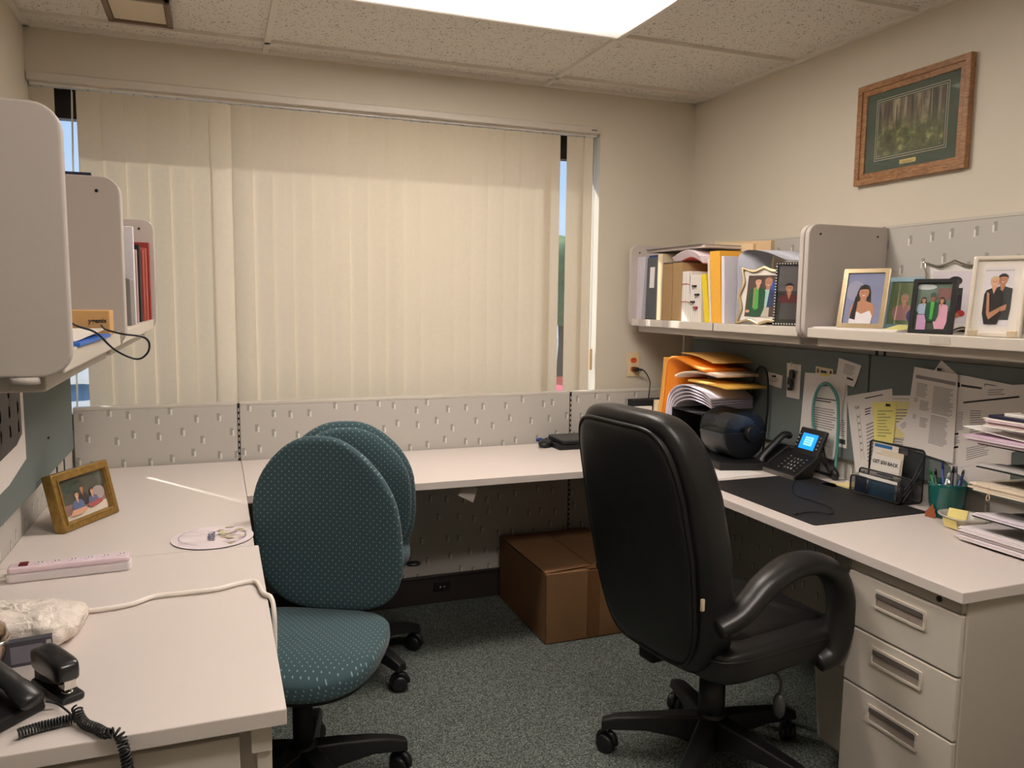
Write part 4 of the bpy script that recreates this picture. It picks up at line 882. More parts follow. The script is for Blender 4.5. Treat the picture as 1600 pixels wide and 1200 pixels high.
sheet('small white business card pinned beside the black cord loop', ((1201, 581), (1223, 587), (1221, 607), (1199, 600)), 0, lines=para(.15, .8, .25, .7, 3), name='business_card', cat='card', pin=(.5, .2))
strip = sheet('white card strip hung behind the black key fob', ((1230, 567), (1252, 570), (1249, 624), (1229, 620)), 0, WHITE)
sheet('white printed sheet sticking out beside the stethoscope bundle', ((1306, 590), (1324, 592), (1323, 701), (1304, 696)), 0, lines=para(.4, .9, .6, .85, 8)+[(.35, .9, .88, .95, INK)])
sheet('small cream tag poking above the stethoscope papers', ((1275, 572), (1302, 577), (1301, 592), (1274, 588)), 1, M((226, 212, 180), .7), [(.3, .65, .3, .55, INK), (.08, .2, .2, .6, M((120, 90, 50), .7)), (.82, .93, .2, .6, M((90, 40, 40), .7))], name='pinned_tag')
sheet('small tilted white notice at the tackboard joint', ((1311, 559), (1346, 571), (1336, 605), (1306, 594)), 0, lines=para(.3, .8, .15, .6, 6)+[(.5, .85, .68, .76, BLACKINK)], curl=.006)
sheet('stack of white letters pinned behind the teal stethoscope', ((1258, 582), (1324, 586), (1305, 719), (1248, 700)), 2, lines=[(.42, .60, .13, .15, INK)]+para(.3, .85, .30, .36, 2, INK)+para(.3, .95, .42, .68, 9)+para(.3, .6, .74, .84, 3)+[(.3, .9, .86, .865, INKL), (.9, .905, .72, .865, INKL), (.38, .62, .0, .03, YELLOW)], curl=.008)
sheet('long narrow call sheet hanging below the joint of the tackboards', ((1323, 619), (1351, 614), (1362, 734), (1337, 738)), 0, lines=[(.45, .47, .25, .85, INKL), (.62, .64, .25, .85, INKL)]+para(.48, .6, .28, .8, 6, INKL, .3), extra=[('Call', .4, .17, .014, INK)])
sheet('white printed form between the call sheet and the yellow notes', ((1347, 615), (1394, 607), (1399, 705), (1352, 740)), 1, lines=[(.1, .7, .06, .075, INK)]+para(.08, .3, .2, .3, 3, INK)+para(.1, .9, .4, .9, 11))
sheet('white handwritten sheet under the pale yellow notes', ((1392, 618), (1425, 618), (1418, 712), (1388, 706)), 0, lines=[(.1, .9, .05, .06, INKL)]+para(.2, .8, .7, .95, 6))
sheet('pale yellow notes half hidden by the large printed page', ((1396, 628), (1424, 628), (1414, 684), (1395, 684)), 2, M((238, 228, 160), .7), para(.2, .9, .2, .7, 6), name='sticky_note', cat='note')
sheet('yellow handwritten notes pinned by a black pin', ((1363, 629), (1402, 627), (1396, 697), (1367, 694)), 3, M((240, 230, 140), .7), para(.2, .9, .2, .85, 9, M((170, 166, 110), .8), .3, .5), name='sticky_note', cat='note', pin=(.7, .08), curl=.006)
sheet('small tilted white scrap between yellow notes and the large page', ((1399, 664), (1418, 648), (1425, 668), (1412, 678)), 3, lines=para(.2, .8, .3, .7, 3))
sheet('white diamond-turned sheet whose corner rises above the large page', ((1471, 563), (1496, 585), (1485, 620), (1452, 590)), 0)
sheet('broad white printed page behind the letter tray', ((1488, 583), (1590, 603), (1588, 705), (1486, 735)), 1, lines=[(.15, .48, .10, .125, INK), (.08, .13, .085, .135, BLACKINK), (.52, .53, .05, .13, BLACKINK), (.53, .8, .05, .06, BLACKINK)]+para(.1, .2, .4, .6, 10)+para(.3, .9, .38, .7, 12)+[(.0, .12, .62, .64, BLACKINK), (.0, .12, .76, .78, BLACKINK)]+para(.0, .14, .66, .74, 4)+para(.25, .6, .8, .95, 6))
sheet('plain white page hanging lowest behind the pen cup', ((1443, 690), (1582, 690), (1578, 752), (1512, 754)), 0)
sheet('white page pinned above the top tray of the letter tray', ((1538, 604), (1610, 600), (1612, 660), (1532, 655)), 2, lines=para(.1, .5, .1, .3, 3))
sheet('large white two-column printed page with a dark heading bar', ((1429, 573), (1497, 585), (1490, 724), (1411, 699)), 4, lines=[(.07, .97, .09, .13, M((150, 142, 146), .7))]+para(.12, .38, .18, .35, 9)+para(.5, .95, .18, .5, 18)+para(.5, .88, .52, .86, 18)+para(.1, .2, .36, .42, 4)+para(.24, .45, .38, .5, 8)+para(.12, .2, .56, .62, 4)+para(.28, .45, .58, .7, 6), pin=(.62, -.02), curl=.004)
# key fob on a hook
P0 = at(1241, 566, 'X', XT-.006)
t = thing('key_fob', 'black car key fob hanging on a hook over the white strip', 'key', (P0.x-.002, P0.y, P0.z-.12))
m = MB(); m.tube([(0, 0, .125), (-.012, 0, .125), (-.014, 0, .112), (-.010, 0, .106)], .0022, 6); m.build('hook', CHROME, t)
m = MB(); m.tube([V(-.009, .006*math.cos(a_), .1+.008*math.sin(a_)) for a_ in [2*PI*k/14 for k in range(14)]], .001, 5, closed=True); m.build('key_ring', CHROME, t)
m = MB(); m.superq((-.009, -.001, .068), (.006, .013, .022), .4, .5, ax=0, nu=8, nv=20); m.superq((-.009, .006, .028), (.007, .014, .030), .4, .45, ax=0, nu=8, nv=20); m.build('fob', PLASTIC, t)
m = MB(); m.superq((-.0165, .007, .018), (.0015, .006, .008), .6, .8, ax=0, nu=6, nv=12, m=M((150, 150, 154), .4)); m.build('button', None, t)
# stethoscope
X = XT-.024
pts = [at(a, b, 'X', X) for a, b in ((1286, 698), (1279, 686), (1272, 668), (1270, 648), (1272, 626), (1279, 606), (1290, 599), (1300, 606), (1308, 622), (1310, 645), (1309, 680), (1307, 712), (1306, 732))]
t = thing('stethoscope', 'teal stethoscope looped against the pinned letters', 'stethoscope', (X, pts[-1].y, .74))
m = MB(); m.tube(curve(pts, 6), .0062, 10); m.build('tubing', M((92, 158, 150), .4), t, True)
a_, b_ = at(1286, 698, 'X', X), at(1298, 740, 'X', X-.02); m = MB(); m.tube(curve([a_, a_.lerp(b_, .5)+V(-.004, 0, 0), b_], 4), .0032, 8); m.tube(curve([a_, a_.lerp(b_, .5)+V(-.02, .02, 0), b_+V(-.03, .03, -.0)], 4), .0032, 8); m.build('ear_tube', PLASTIC, t, True)
p = at(1304, 742, 'X', X-.004); m = MB(); m.tube([p+V(.012, 0, 0), p+V(.004, 0, 0), p+V(-.004, 0, 0), p+V(-.012, 0, 0)], [.014, .021, .021, .016], 20); m.cyl(p+V(0, 0, .018), p+V(0, 0, .034), .005, n=8); m.build('chest_piece', PLASTIC, t, True)
# black cord loop beside it
X = XT-.02; pts = [at(a, b, 'X', X) for a, b in ((1176, 640), (1177, 608), (1180, 584), (1188, 573), (1196, 578), (1200, 596), (1199, 640), (1195, 680), (1192, 705))]
m = MB(); m.tube(curve(pts, 6), .0042, 8); tag(m.build('cable_loop', PLASTIC), 'thick black cord loop rising behind the rotary card file', 'cord')

# ------------------------------------------------------------------ right desk
ZD = .7402
m = MB(); A = [at(a, b, 'Z', ZD) for a, b in ((1440, 799), (1275, 823))]
m.prism(rrect(1.735, 2.212, 1.893, 2.50, .012), lambda a, b, d: V(a, b, d), ZD, ZD+.003); tag(m.build('desk_mat', M((30, 29, 30), .55, bump=.1, scale=200)), 'large black leatherette desk mat in front of the phone', 'desk mat')
m = MB(); pts = [at(a, b, 'Z', .746) for a, b in ((1243, 748), (1238, 762), (1244, 774), (1268, 782), (1292, 790), (1303, 798), (1298, 803), (1280, 800), (1262, 800), (1246, 803))]
m.tube(curve(pts, 6), .0018, 6); m.tube([pts[-1], pts[-1]+V(-.012, .004, 0)], .0036, 6); tag(m.build('usb_cable', PLASTIC), 'thin black cable lying on the desk mat', 'cable')
# desk phone
t = thing('desk_phone', 'black office phone with lit blue screen beside the mat', 'phone', (2.10, 2.515, ZD), R(-2))
body = [(0, .0), (0, .014), (.012, .02), (.125, .095), (.135, .085), (.10, .03), (.09, 0)]
m = MB(); m.prism(body, lambda a, b, d: V(a, d, b), -.10, .095); m.build('phone_body', PLASTIC, t, bevel=.004)
m = MB(); m.prism([(.001, .0), (.0, .016), (.006, .018), (.01, .0)], lambda a, b, d: V(a-.001, d, b), -.10, .095); m.build('silver_edge', M((120, 116, 112), .4, .5), t)
u_ = V(.113, 0, .075).normalized(); nrm = V(-.075, 0, .113).normalized(); O = V(.012, 0, .02)
for r_ in range(4):
    for c_ in range(3):
        p = O+u_*(.026+.019*r_)+V(0, -.005-.019*c_, 0); m = MB(); vs = []
        for h in (0, .003):
            for du, dv in ((-.006, -.007), (.006, -.007), (.006, .007), (-.006, .007)): vs.append(p+u_*du+V(0, dv, 0)+nrm*h)
        m.add(vs, [(0, 1, 2, 3), (7, 6, 5, 4), (0, 4, 5, 1), (1, 5, 6, 2), (2, 6, 7, 3), (3, 7, 4, 0)]); kk = m.build('key', M((60, 60, 62), .4), t, bevel=.0008)
        F = Flat(p, (0, -1, 0), u_, nrm, .0032); F.k = 0; F.text('123456789*0#'[(3-r_)*3+c_], 0, 0, .009, WHITE); F.build('digit', None, kk)
for k in range(5):
    for yy in (.028, -.066): p = O+u_*(.02+.018*k)+V(0, yy, 0)+nrm*.001; m = MB(); m.superq(p, (.003, .005, .002), .8, .8, nu=4, nv=8); m.build('soft_key', M((110, 108, 106), .5), t)
scr = V(.045, 0, .10).normalized(); sn = V(-.10, 0, .045).normalized(); O2 = V(.108, -.01, .082)
def sbox(m, u0, u1, v0, v1, h0, h1, mt=None):
    vs = [O2+V(0, -1, 0)*u+scr*v+sn*h for h in (h0, h1) for v in (v0, v1) for u in (u0, u1)]
    m.add(vs, [(0, 2, 3, 1), (4, 5, 7, 6), (0, 1, 5, 4), (2, 6, 7, 3), (0, 4, 6, 2), (1, 3, 7, 5)], mt)
m = MB(); sbox(m, -.065, .085, 0, .115, -.014, 0); m.build('display_housing', PLASTIC, t, bevel=.004)
m = MB(); sbox(m, -.038, .050, .026, .092, 0, .001, M((20, 130, 230), .3, emit=1.3)); sbox(m, -.016, .030, .042, .078, .001, .0015, M((130, 205, 255), .3, emit=1.2))
for k in range(3): sbox(m, -.012, .022, .05+.009*k, .053+.009*k, .0015, .0018, M((40, 120, 210), .4, emit=.8))
m.build('screen', None, t)
for k in range(4):
    for uu in (-.055, .066): m = MB(); sbox(m, uu-.004, uu+.004, .034+.016*k, .038+.016*k, 0, .0015); m.build('line_key', M((170, 170, 176), .4), t)
m = MB(); m.tube(curve([(.008, .125, .03), (.02, .125, .055), (.07, .125, .10), (.12, .125, .14), (.15, .125, .135)], 5), [.022, .026, .027, .025, .022, .021]+[.020]*9+[.021, .024, .026, .027, .026, .022], 12, flat=.6, up=V(0, 0, 1)); m.build('handset', PLASTIC, t)
m = MB(); m.prism([(.0, .0), (.0, .018), (.13, .10), (.14, .08), (.09, 0)], lambda a, b, d: V(a, d, b), .096, .155); m.build('handset_cradle', MATTE, t, bevel=.003)
m = MB()
for yy in (-.085, .08): m.tube([(.125, yy, .10), (.19, yy-.01, .012), (.21, yy-.01, .005)], .006, 8)
m.tube([(.19, -.095, .008), (.19, .07, .008)], .006, 8); m.build('stand', PLASTIC, t)
# rotary card file
ax0 = V(2.075, 2.70, .862)
t = thing('rotary_card_file', 'black rotary card file with smoky clear dome and round knob', 'card file', (2.075, 2.79, .776))
m = MB(); a0, a1 = 178, 362; arc = [(2.075+.105*math.cos(R(a)), .872+.098*math.sin(R(a))) for a in range(180, 361, 10)]
arc[0] = (1.965, .885); arc[-1] = (2.185, .885)
m.prism(arc, lambda a, b, d: V(a, d, b), 2.70, 2.87, smooth=True); m.build('base_drum', M((50, 54, 58), .35), t, True, bevel=.006, seg=3)
m = MB(); m.prism([(x*.97+2.075*.03, z) for x, z in arc], lambda a, b, d: V(a, d, b), 2.692, 2.70); m.build('end_disc', PLASTIC, t, True, bevel=.003)
m = MB(); dome = [(2.075+.108*math.cos(R(a)), .888+.092*math.sin(R(a))) for a in range(0, 181, 10)]
n = len(dome); vs = [V(a, y, b) for y in (2.695, 2.87) for a, b in dome]; m.add(vs, [(i, i+1, n+i+1, n+i) for i in range(n-1)], None, True); m.add([V(a, 2.695, b) for a, b in dome], [tuple(range(n))]); m.add([V(a, 2.87, b) for a, b in dome], [tuple(range(n))])
m.build('clear_dome', mat_glass((.34, .37, .40, 1), .07, 'smoked_plastic', .3), t, True)
m = MB()
for k in range(14):
    a = R(20+140*k/13); c_, s_ = math.cos(a), math.sin(a); m.add([V(2.075+.03*c_, 2.72, .875+.03*s_), V(2.075+.085*c_, 2.72, .875+.08*s_), V(2.075+.085*c_, 2.85, .875+.08*s_), V(2.075+.03*c_, 2.85, .875+.03*s_)], [(0, 1, 2, 3)])
m.open = 1; m.build('index_cards', M((176, 176, 172), .7), t, True)
m = MB(); m.tube([(2.10, 2.692, .885), (2.10, 2.672, .885), (2.10, 2.668, .885)], [.034, .034, .030], 24); m.cyl((2.10, 2.71, .885), (2.10, 2.69, .885), .012, n=12); m.build('knob', PLASTIC, t, True, bevel=.002)
m = MB(); m.prism([(1.93, 2.66), (2.13, 2.60), (2.17, 2.83), (1.96, 2.86)], lambda a, b, d: V(a, b, d), ZD, .774); tag(m.build('black_organizer', PLASTIC, bevel=.006), 'flat black zip case beneath the rotary card file', 'case')
m = MB(); m.prism([(1.76, 2.53), (2.07, 2.56), (2.05, 2.645), (1.78, 2.68)], lambda a, b, d: V(a, b, d), ZD, ZD+.0012); tag(m.build('paper_sheet', PAPER), 'blank white sheet between the mat and black zip case', 'paper')
# mail sorter with envelopes
t = thing('mail_sorter', 'black mail sorter below the overflowing envelopes', 'mail sorter', (2.15, 3.05, ZD))
for z in (.741, .93): bx(2.02, 2.29, 2.93, 3.18, z, z+.006, 'shelf_plate', MATTE, t, .001)
for y in (2.93, 3.174): bx(2.02, 2.29, y, y+.006, .747, .93, 'side_wall', MATTE, t, .001)
bx(2.284, 2.29, 2.936, 3.174, .747, .93, 'back_wall', MATTE, t, .001)
def bent(name, label, prof, x0, x1, mat, th=.006, cat='envelope', shear=0):
    """sheet bent along a profile of (y, z) points"""
    pr_ = curve([(0, y, z) for y, z in prof], 6); n = len(pr_); vs = []
    nr = []
    for i in range(n):
        t_ = (pr_[min(i+1, n-1)]-pr_[max(i-1, 0)]).normalized(); nr.append(V(0, -t_.z, t_.y))
    for x in (x0, x1):
        for i in range(n): vs.append(V(x+shear*i/n, pr_[i].y, pr_[i].z)); 
        for i in range(n): q = pr_[i]+nr[i]*th; vs.append(V(x+shear*i/n, q.y, q.z))
    I = lambda s_, l_, i: s_*2*n+l_*n+i; fs = []
    for i in range(n-1):
        fs += [(I(0, 0, i), I(0, 0, i+1), I(1, 0, i+1), I(1, 0, i)), (I(0, 1, i), I(1, 1, i), I(1, 1, i+1), I(0, 1, i+1)), (I(0, 0, i), I(0, 1, i), I(0, 1, i+1), I(0, 0, i+1)), (I(1, 0, i), I(1, 0, i+1), I(1, 1, i+1), I(1, 1, i))]
    fs += [(I(0, 0, 0), I(1, 0, 0), I(1, 1, 0), I(0, 1, 0)), (I(0, 0, n-1), I(0, 1, n-1), I(1, 1, n-1), I(1, 0, n-1))]
    m = MB(); m.add(vs, fs, mat, True); return tag(m.build(name), label, cat)
bent('envelope', 'orange envelope bent over the top of the mail sorter', [(3.315, .80), (3.285, .98), (3.265, 1.13), (3.235, 1.172), (3.16, 1.172), (3.03, 1.145), (2.95, 1.135)], 2.04, 2.27, M((238, 140, 30), .55), .014)
bent('envelope', 'amber envelope standing tall at the window side of the sorter', [(3.335, .78), (3.31, .95), (3.29, 1.10), (3.285, 1.165)], 2.03, 2.27, M((240, 176, 84), .6), .014)
bent('envelope', 'cream-edged thick envelope outermost beside the sorter', [(3.37, .745), (3.355, .85), (3.345, .95)], 2.02, 2.25, M((232, 214, 180), .65), .018)
bent('envelope', 'manila envelope flap pointing to the shelf, topmost of the pile', [(3.18, 1.195), (3.06, 1.19), (2.93, 1.165)], 2.06, 2.28, M((226, 176, 96), .6), .004, shear=.01)
bent('envelope', 'whitish envelope with open pointed flap in mid-pile', [(3.21, 1.085), (3.14, 1.108), (2.99, 1.122), (2.87, 1.115)], 2.05, 2.27, M((222, 198, 174), .65), .012)
bent('envelope', 'mustard envelope flap jutting farthest over the rotary file', [(3.10, 1.075), (2.95, 1.075), (2.80, 1.068)], 2.05, 2.26, M((222, 172, 74), .6), .010)
for k in range(5):
    o_ = .011*k
    m_ = M((206-4*k, 198-4*k, 208-4*k), .7)
    if k == 0:
        pp = MB()
    pr_ = curve([(0, 3.262-o_, .76), (0, 3.25-o_, .90), (0, 3.22-o_, 1.00-o_), (0, 3.12-o_, 1.05-o_*1.4), (0, 2.97, 1.04-o_*1.3), (0, 2.89, 1.01-o_)], 6); n = len(pr_); vs = []
    for x in (2.03+.003*k, 2.26):
        for d in (0, .009):
            for p in pr_: vs.append(V(x, p.y-d*.7, p.z-d*.6))
    I = lambda s_, l_, i: s_*2*n+l_*n+i; fs = []
    for i in range(n-1): fs += [(I(0, 0, i), I(0, 0, i+1), I(1, 0, i+1), I(1, 0, i)), (I(0, 1, i), I(1, 1, i), I(1, 1, i+1), I(0, 1, i+1)), (I(0, 0, i), I(0, 1, i), I(0, 1, i+1), I(0, 0, i+1))]
    pp.add(vs, fs, m_, True)
pp.open = True; tag(pp.build('paper_bundle'), 'thick bundle of white papers curving over the black mail sorter', 'papers')
t = thing('document_scanner', 'black flat device on white papers in the far desk corner', 'device', (2.1, 3.4, ZD))
bx(1.93, 2.26, 3.38, 3.45, .89, .945, 'device_body', MATTE, t, .004); bx(1.94, 2.25, 3.385, 3.445, ZD, .89, 'base', M((60, 60, 62), .5), t, .003)
m = MB(); m.box(1.90, 2.02, 3.36, 3.378, ZD, .915); tag(m.build('paper_stack', PAPER), 'white papers upright in the far desk corner near the outlet', 'papers')
# laptops and mice
def laptop(label, x0, x1, y0, y1, z, mat):
    t = thing('laptop', label, 'laptop', ((x0+x1)/2, (y0+y1)/2, z))
    m = MB(); m.prism(rrect(x0, x1, y0, y1, .012, 4), lambda a, b, d: V(a, b, d), z, z+.012); m.build('laptop_base', PLASTIC, t, True, bevel=.002)
    m = MB(); m.prism(rrect(x0, x1, y0, y1-.006, .012, 4), lambda a, b, d: V(a, b, d), z+.0128, z+.021); m.build('lid', mat, t, True, bevel=.002)
laptop('closed black laptop lying directly on the window desktop', 1.475, 1.82, 3.265, 3.465, ZD, PLASTIC)
laptop('closed dark grey laptop stacked on top of the black one', 1.50, 1.83, 3.28, 3.465, .762, M((58, 58, 60), .4))
def mouse(label, px, py, mat, rz):
    p = at(px, py, 'Z', .752); t = thing('computer_mouse', label, 'mouse', (p.x, p.y, ZD), rz)
    MB().superq((0, 0, .0165), (.031, .052, .0165), .75, .8, fn=lambda q: V(q.x, q.y, q.z*(1+.25*q.y/.05) if q.z > 0 else q.z), nu=12, nv=28).build('shell', mat, t)
    MB().superq((0, .026, .034), (.0035, .009, .005), .8, .8, nu=8, nv=12).build('scroll_wheel', MATTE, t)
mouse('blue computer mouse against the window panel', 835, 686, M((30, 58, 130), .3), R(20)); mouse('black computer mouse in front of the blue one', 852, 694, PLASTIC, R(-35))
# letter holder
t = thing('letter_holder', 'black mesh letter holder with cards beside the pen cup', 'letter holder', (2.22, 2.10, ZD))
MESH = M((26, 26, 28), .5)
def meshpanel(name, P, U_, W_, w_, h_, r=.012, n=14):
    m = MB(); U_, W_ = Vector(U_).normalized(), Vector(W_).normalized(); m.tube([P+U_*a+W_*b for a, b in rrect(0, w_, 0, h_, r)], .0028, 6, closed=True)
    k = int(w_/.005)
    for i in range(1, k): m.tube([P+U_*(w_*i/k)+W_*.001, P+U_*(w_*i/k)+W_*(h_-.001)], .0009, 4)
    k = int(h_/.005)
    for i in range(1, k): m.tube([P+U_*.001+W_*(h_*i/k), P+U_*(w_-.001)+W_*(h_*i/k)], .0009, 4)
    return m.build(name, MESH, t, True)
A0, A1 = V(2.272, 2.215, ZD+.004), V(2.283, 1.985, ZD+.004); U_ = A1-A0
meshpanel('back_panel', A0, U_, (0, 0, 1), U_.length, .185)
meshpanel('divider', A0+V(-.045, 0, 0), U_, (0, 0, 1), U_.length*.97, .085)
meshpanel('front_panel', A0+V(-.085, 0, 0), U_, (0, 0, 1), U_.length*.95, .06)
m = MB(); m.box(2.185, 2.283, 1.99, 2.213, ZD, ZD+.003); m.build('base_plate', MESH, t, True)
m = MB()
for k in range(3): m.tube(curve([A1+V(-.0, 0, .18-.05*k), A1+V(-.04, 0, .10-.02*k), A1+V(-.088, 0, .05-.02*k)], 5), .0022, 6)
m.build('side_wire', MESH, t, True)
def card(label, x, y0, y1, z0, z1, mat, extra=None, lean=.0, parts=()):
    F = Flat((x, (y0+y1)/2, z0), (0, -1, 0), (lean, 0, 1), (-1, 0, 0)); w2 = abs(y0-y1)/2
    F.slab([(-w2, 0), (w2, 0), (w2, z1-z0), (-w2, z1-z0)], -.0008, 0, mat)
    for q in parts: F.rect(*q[:4], q[4])
    for q in (extra or []): F.text(*q)
    return tag(F.build('card'), label, 'card')
card('white coupon card with bold savings text in the mesh holder', 2.243, 2.19, 2.06, ZD+.02, .885, WHITE, [('GET $50 BACK', 0, .10, .0175, BLACKINK)], .12, parts=[(-.03, .045, .055, .059, NAVY), (.0, .003, .03, .055, BLACKINK), (.03, .05, .035, .05, M((150, 180, 120), .7))])
card('cream leaflet with a blue top band, tallest in the mesh holder', 2.262, 2.20, 2.085, ZD+.03, .925, M((232, 226, 214), .7), None, .06, parts=[(-.05, .03, .140, .152, M((50, 120, 180), .6))]+[(-.04, .04, .115-.008*k, .119-.008*k, M((180, 196, 216) if k % 2 else (222, 200, 170), .7)) for k in range(6)])
card('cream plain card leaning behind the coupon card', 2.252, 2.155, 2.055, ZD+.03, .905, M((226, 214, 190), .7), None, .1)
for k, (c_, z1_, y0_, l_) in enumerate((((236, 230, 220), .812, 2.205, 'white letter in the front slot of the mesh holder'), ((36, 110, 150), .800, 2.15, 'teal blue leaflet in the front slot of the mesh holder'), ((30, 60, 100), .806, 2.205, 'dark blue card nearest the wire front of the holder'))):
    card(l_, 2.212-.008*k, y0_, 2.03 if k < 2 else 2.15, ZD+.006, z1_, M(c_, .6), None, .05)
for y, l_, dx, h in ((2.27, 'cream sticky pad on the desk beside the stethoscope', 2.235, .010), (2.31, 'pale note sheet under the stethoscope chest piece', 2.20, .003)):
    m = MB(); m.prism([(dx-.035, y-.035), (dx+.03, y-.03), (dx+.03, y+.035), (dx-.035, y+.03)], lambda a, b, d: V(a, b, d), ZD, ZD+h); tag(m.build('sticky_pad', LYEL), l_, 'notes')
# pen cup
cc = at(1479, 806, 'Z', ZD); cc = V(2.235, 1.845, ZD)
t = thing('pen_cup', 'glossy dark teal ceramic cup full of pens', 'cup', cc)
MB().lathe([(.046, 0), (.050, .004), (.055, .05), (.0585, .10), (.060, .112), (.0575, .115), (.054, .112), (.050, .05), (.046, .008), (.0, .007)], n=40).build('cup_body', M((8, 90, 86), .12, coat=.8, var=.1), t)
F = Flat((0, 0, 0), (1, 0, 0), (0, 0, 1)); 
pens = [((-.018, .030), (20, 130, 70), .155, -18, 'green pen leaning out of the teal cup'), ((-.030, .012), (24, 24, 26), .158, -10, 'black pen at the rim of the teal cup'), ((.005, .02), (40, 60, 140), .175, -6, 'blue pen standing tallest in the teal cup'), ((-.028, -.002), (226, 226, 222), .155, 14, 'white-tipped pen in the middle of the teal cup'), ((.0, -.008), (26, 26, 30), .17, 4, 'black marker standing behind the white pen'), ((.012, -.028), (30, 30, 34), .162, 8, 'slim black pen on the tray side of the teal cup'), ((-.012, -.034), (60, 84, 150), .158, 16, 'pale blue clicker pen nearest the letter tray'), ((.03, .0), (130, 130, 136), .165, 0, 'silver grey pen at the back of the teal cup')]
for (px_, py_), c_, h, lean, l_ in pens:
    a = R(lean); d = V(.04*math.sin(a), -math.sin(a), math.cos(a)).normalized(); b = V(cc.x+px_, cc.y+py_, cc.z+.02)-V(0, -math.sin(a)*.05, 0)
    t = thing('pen', l_, 'pen', b); Ll = h-.02
    MB().tube([V(0, 0, 0), d*.012, d*(Ll*.86)], [.0018, .004, .0042], 10).build('barrel', M(c_, .35), t)
    MB().tube([d*(Ll*.86), d*(Ll*.93), d*Ll], [.0046, .0046, .003], 10).build('cap', M(tuple(max(0, v-25) for v in c_), .35), t)
m = MB(); p = at(1457, 808, 'Z', ZD); pl = [(-.016, 0), (.016, 0), (.018, .012), (.012, .02), (.013, .028), (.006, .034), (.003, .046), (-.004, .038), (-.010, .026), (-.018, .016)]
F = Flat((p.x-.012, p.y, ZD), (.3, -1, 0), (.12, 0, 1)); F.slab(pl, -.003, .0, M((150, 82, 52), .4)); F.N = -F.N if F.N.x > 0 else F.N
F.v = [v for v in F.v]; tag(F.build('figurine', None, bevel=.001), 'small rust-brown cut-out leaning on the teal cup', 'figurine')
# plastic tub with notes
p = V(2.165, 1.722, ZD)
t = thing('plastic_tub', 'clear oval plastic tub holding yellow notes beneath the trays', 'tub', p)
CLR = M((214, 208, 198), .25, alpha=.6)
m = MB(); prof = [(.045, .0), (.046, .003), (.062, .036), (.072, .038), (.072, .041), (.061, .040), (.057, .034), (.042, .005), (.001, .005)]
m.lathe(prof, n=36, M4=Matrix.Diagonal((.95, 1.1, 1, 1))); m.build('tub_body', CLR, t)
for k, (dx, dy, an, c_, l_, st) in enumerate(((-.012, .02, 20, (238, 222, 140), 'yellow note folded upright in the clear tub', 1), (.01, -.012, -15, (240, 228, 160), 'yellow note pad lying across the clear tub', 0))):
    F = MB(); rt = Matrix.Translation(p+V(dx, dy, .012)) @ Matrix.Rotation(R(an), 4, 'Z') @ Matrix.Rotation(R(-62 if st else 14), 4, 'Y')
    F.box(0, .045, -.028, .028, .0, .004, None, rt); tag(F.build('sticky_note', M(c_, .7)), l_, 'note')
m = MB(); m.box(-.0, .001, -.024, .024, 0, .03, None, Matrix.Translation(p+V(-.050, .005, .004)) @ Matrix.Rotation(R(-18), 4, 'Y')); tag(m.build('sticky_note', M((240, 226, 150), .7)), 'yellow note standing against the inner front of the tub', 'note')
# letter tray tower
t = thing('letter_tray', 'black tiered letter tray loaded with papers at the desk end', 'letter tray', (2.16, 1.42, ZD))
TY0, TY1 = 1.17, 1.60
tz = [.744, .822, .898, .968, 1.035]
for k, z in enumerate(tz):
    m = MB(); m.prism([(2.04, TY1), (2.29, TY1-.05), (2.29, TY0), (2.04, TY0)], lambda a, b, d: V(a, b, d), z, z+.004)
    m.box(2.286, 2.290, TY0, TY1-.05, z, z+.022); m.build('tray', MATTE, t, True, bevel=.0015)
for y in (1.465, 1.20):
    bx(2.255, 2.285, y, y+.06, ZD, 1.04, 'upright', MATTE, t, .003)
def pile(label, z, x0, y1, n, cols, th=.0032, dz=0, cat='papers', name='paper_stack', y0=1.18, x1=2.25):
    m = MB()
    for k in range(n):
        a, b = random.uniform(-.008, .008), random.uniform(-.012, .012); zz = z+k*th
        m.prism([(x0+a, y1+b), (x1, y1+b-.03), (x1, y0), (x0+a+.006, y0)], lambda p_, q, d: V(p_, q, d+dz*(q-y0)/(y1-y0)), zz, zz+th*.85, M(cols[k % len(cols)], .6))
    return tag(m.build(name), label, cat)
pile('thick white papers in the bottom letter tray, spilling out to the viewer', .7485, 2.035, 1.635, 9, [(232, 224, 226), (224, 214, 218)], .004)
pile('white papers in the letter tray second from the bottom', .8265, 2.045, 1.60, 3, [(236, 228, 236)], .003, x1=2.13)
pile('cream files with a string tie in the middle letter tray', .9025, 2.035, 1.605, 5, [(230, 218, 198), (214, 200, 180), (238, 230, 220)], .005)
m = MB(); p = V(2.03, 1.545, .905); m.tube(curve([p+V(0, 0, .02), p+V(-.003, 0, 0), p+V(-.005, .004, -.018), p+V(-.005, -.006, -.018), p], 5), .001, 5); tag(m.build('string_tie', M((222, 196, 160), .7)), 'short looped string hanging from the cream files', 'string')
pile('thin papers in the letter tray second from the top', .9725, 2.05, 1.60, 2, [(196, 192, 190)], .002, x1=2.12)
pile('loose pinkish papers pushed askew into the top letter tray', 1.0395, 2.03, 1.63, 4, [(236, 224, 230), (214, 186, 206)], .005)
m = MB(); m.prism([(2.05, 1.66), (2.12, 1.66), (2.12, 1.45), (2.05, 1.45)], lambda a, b, d: V(a, b, d+.10*max(0, b-1.5)), 1.0605, 1.0625); tag(m.build('envelope', PAPER), 'white envelope poking up out of the top letter tray', 'envelope')
m = MB(); m.box(2.07, 2.2, 1.2, 1.47, 1.064, 1.085); tag(m.build('clear_box', M((216, 196, 208), .25, trans=.3), bevel=.003), 'small pinkish clear box in the top letter tray', 'box')
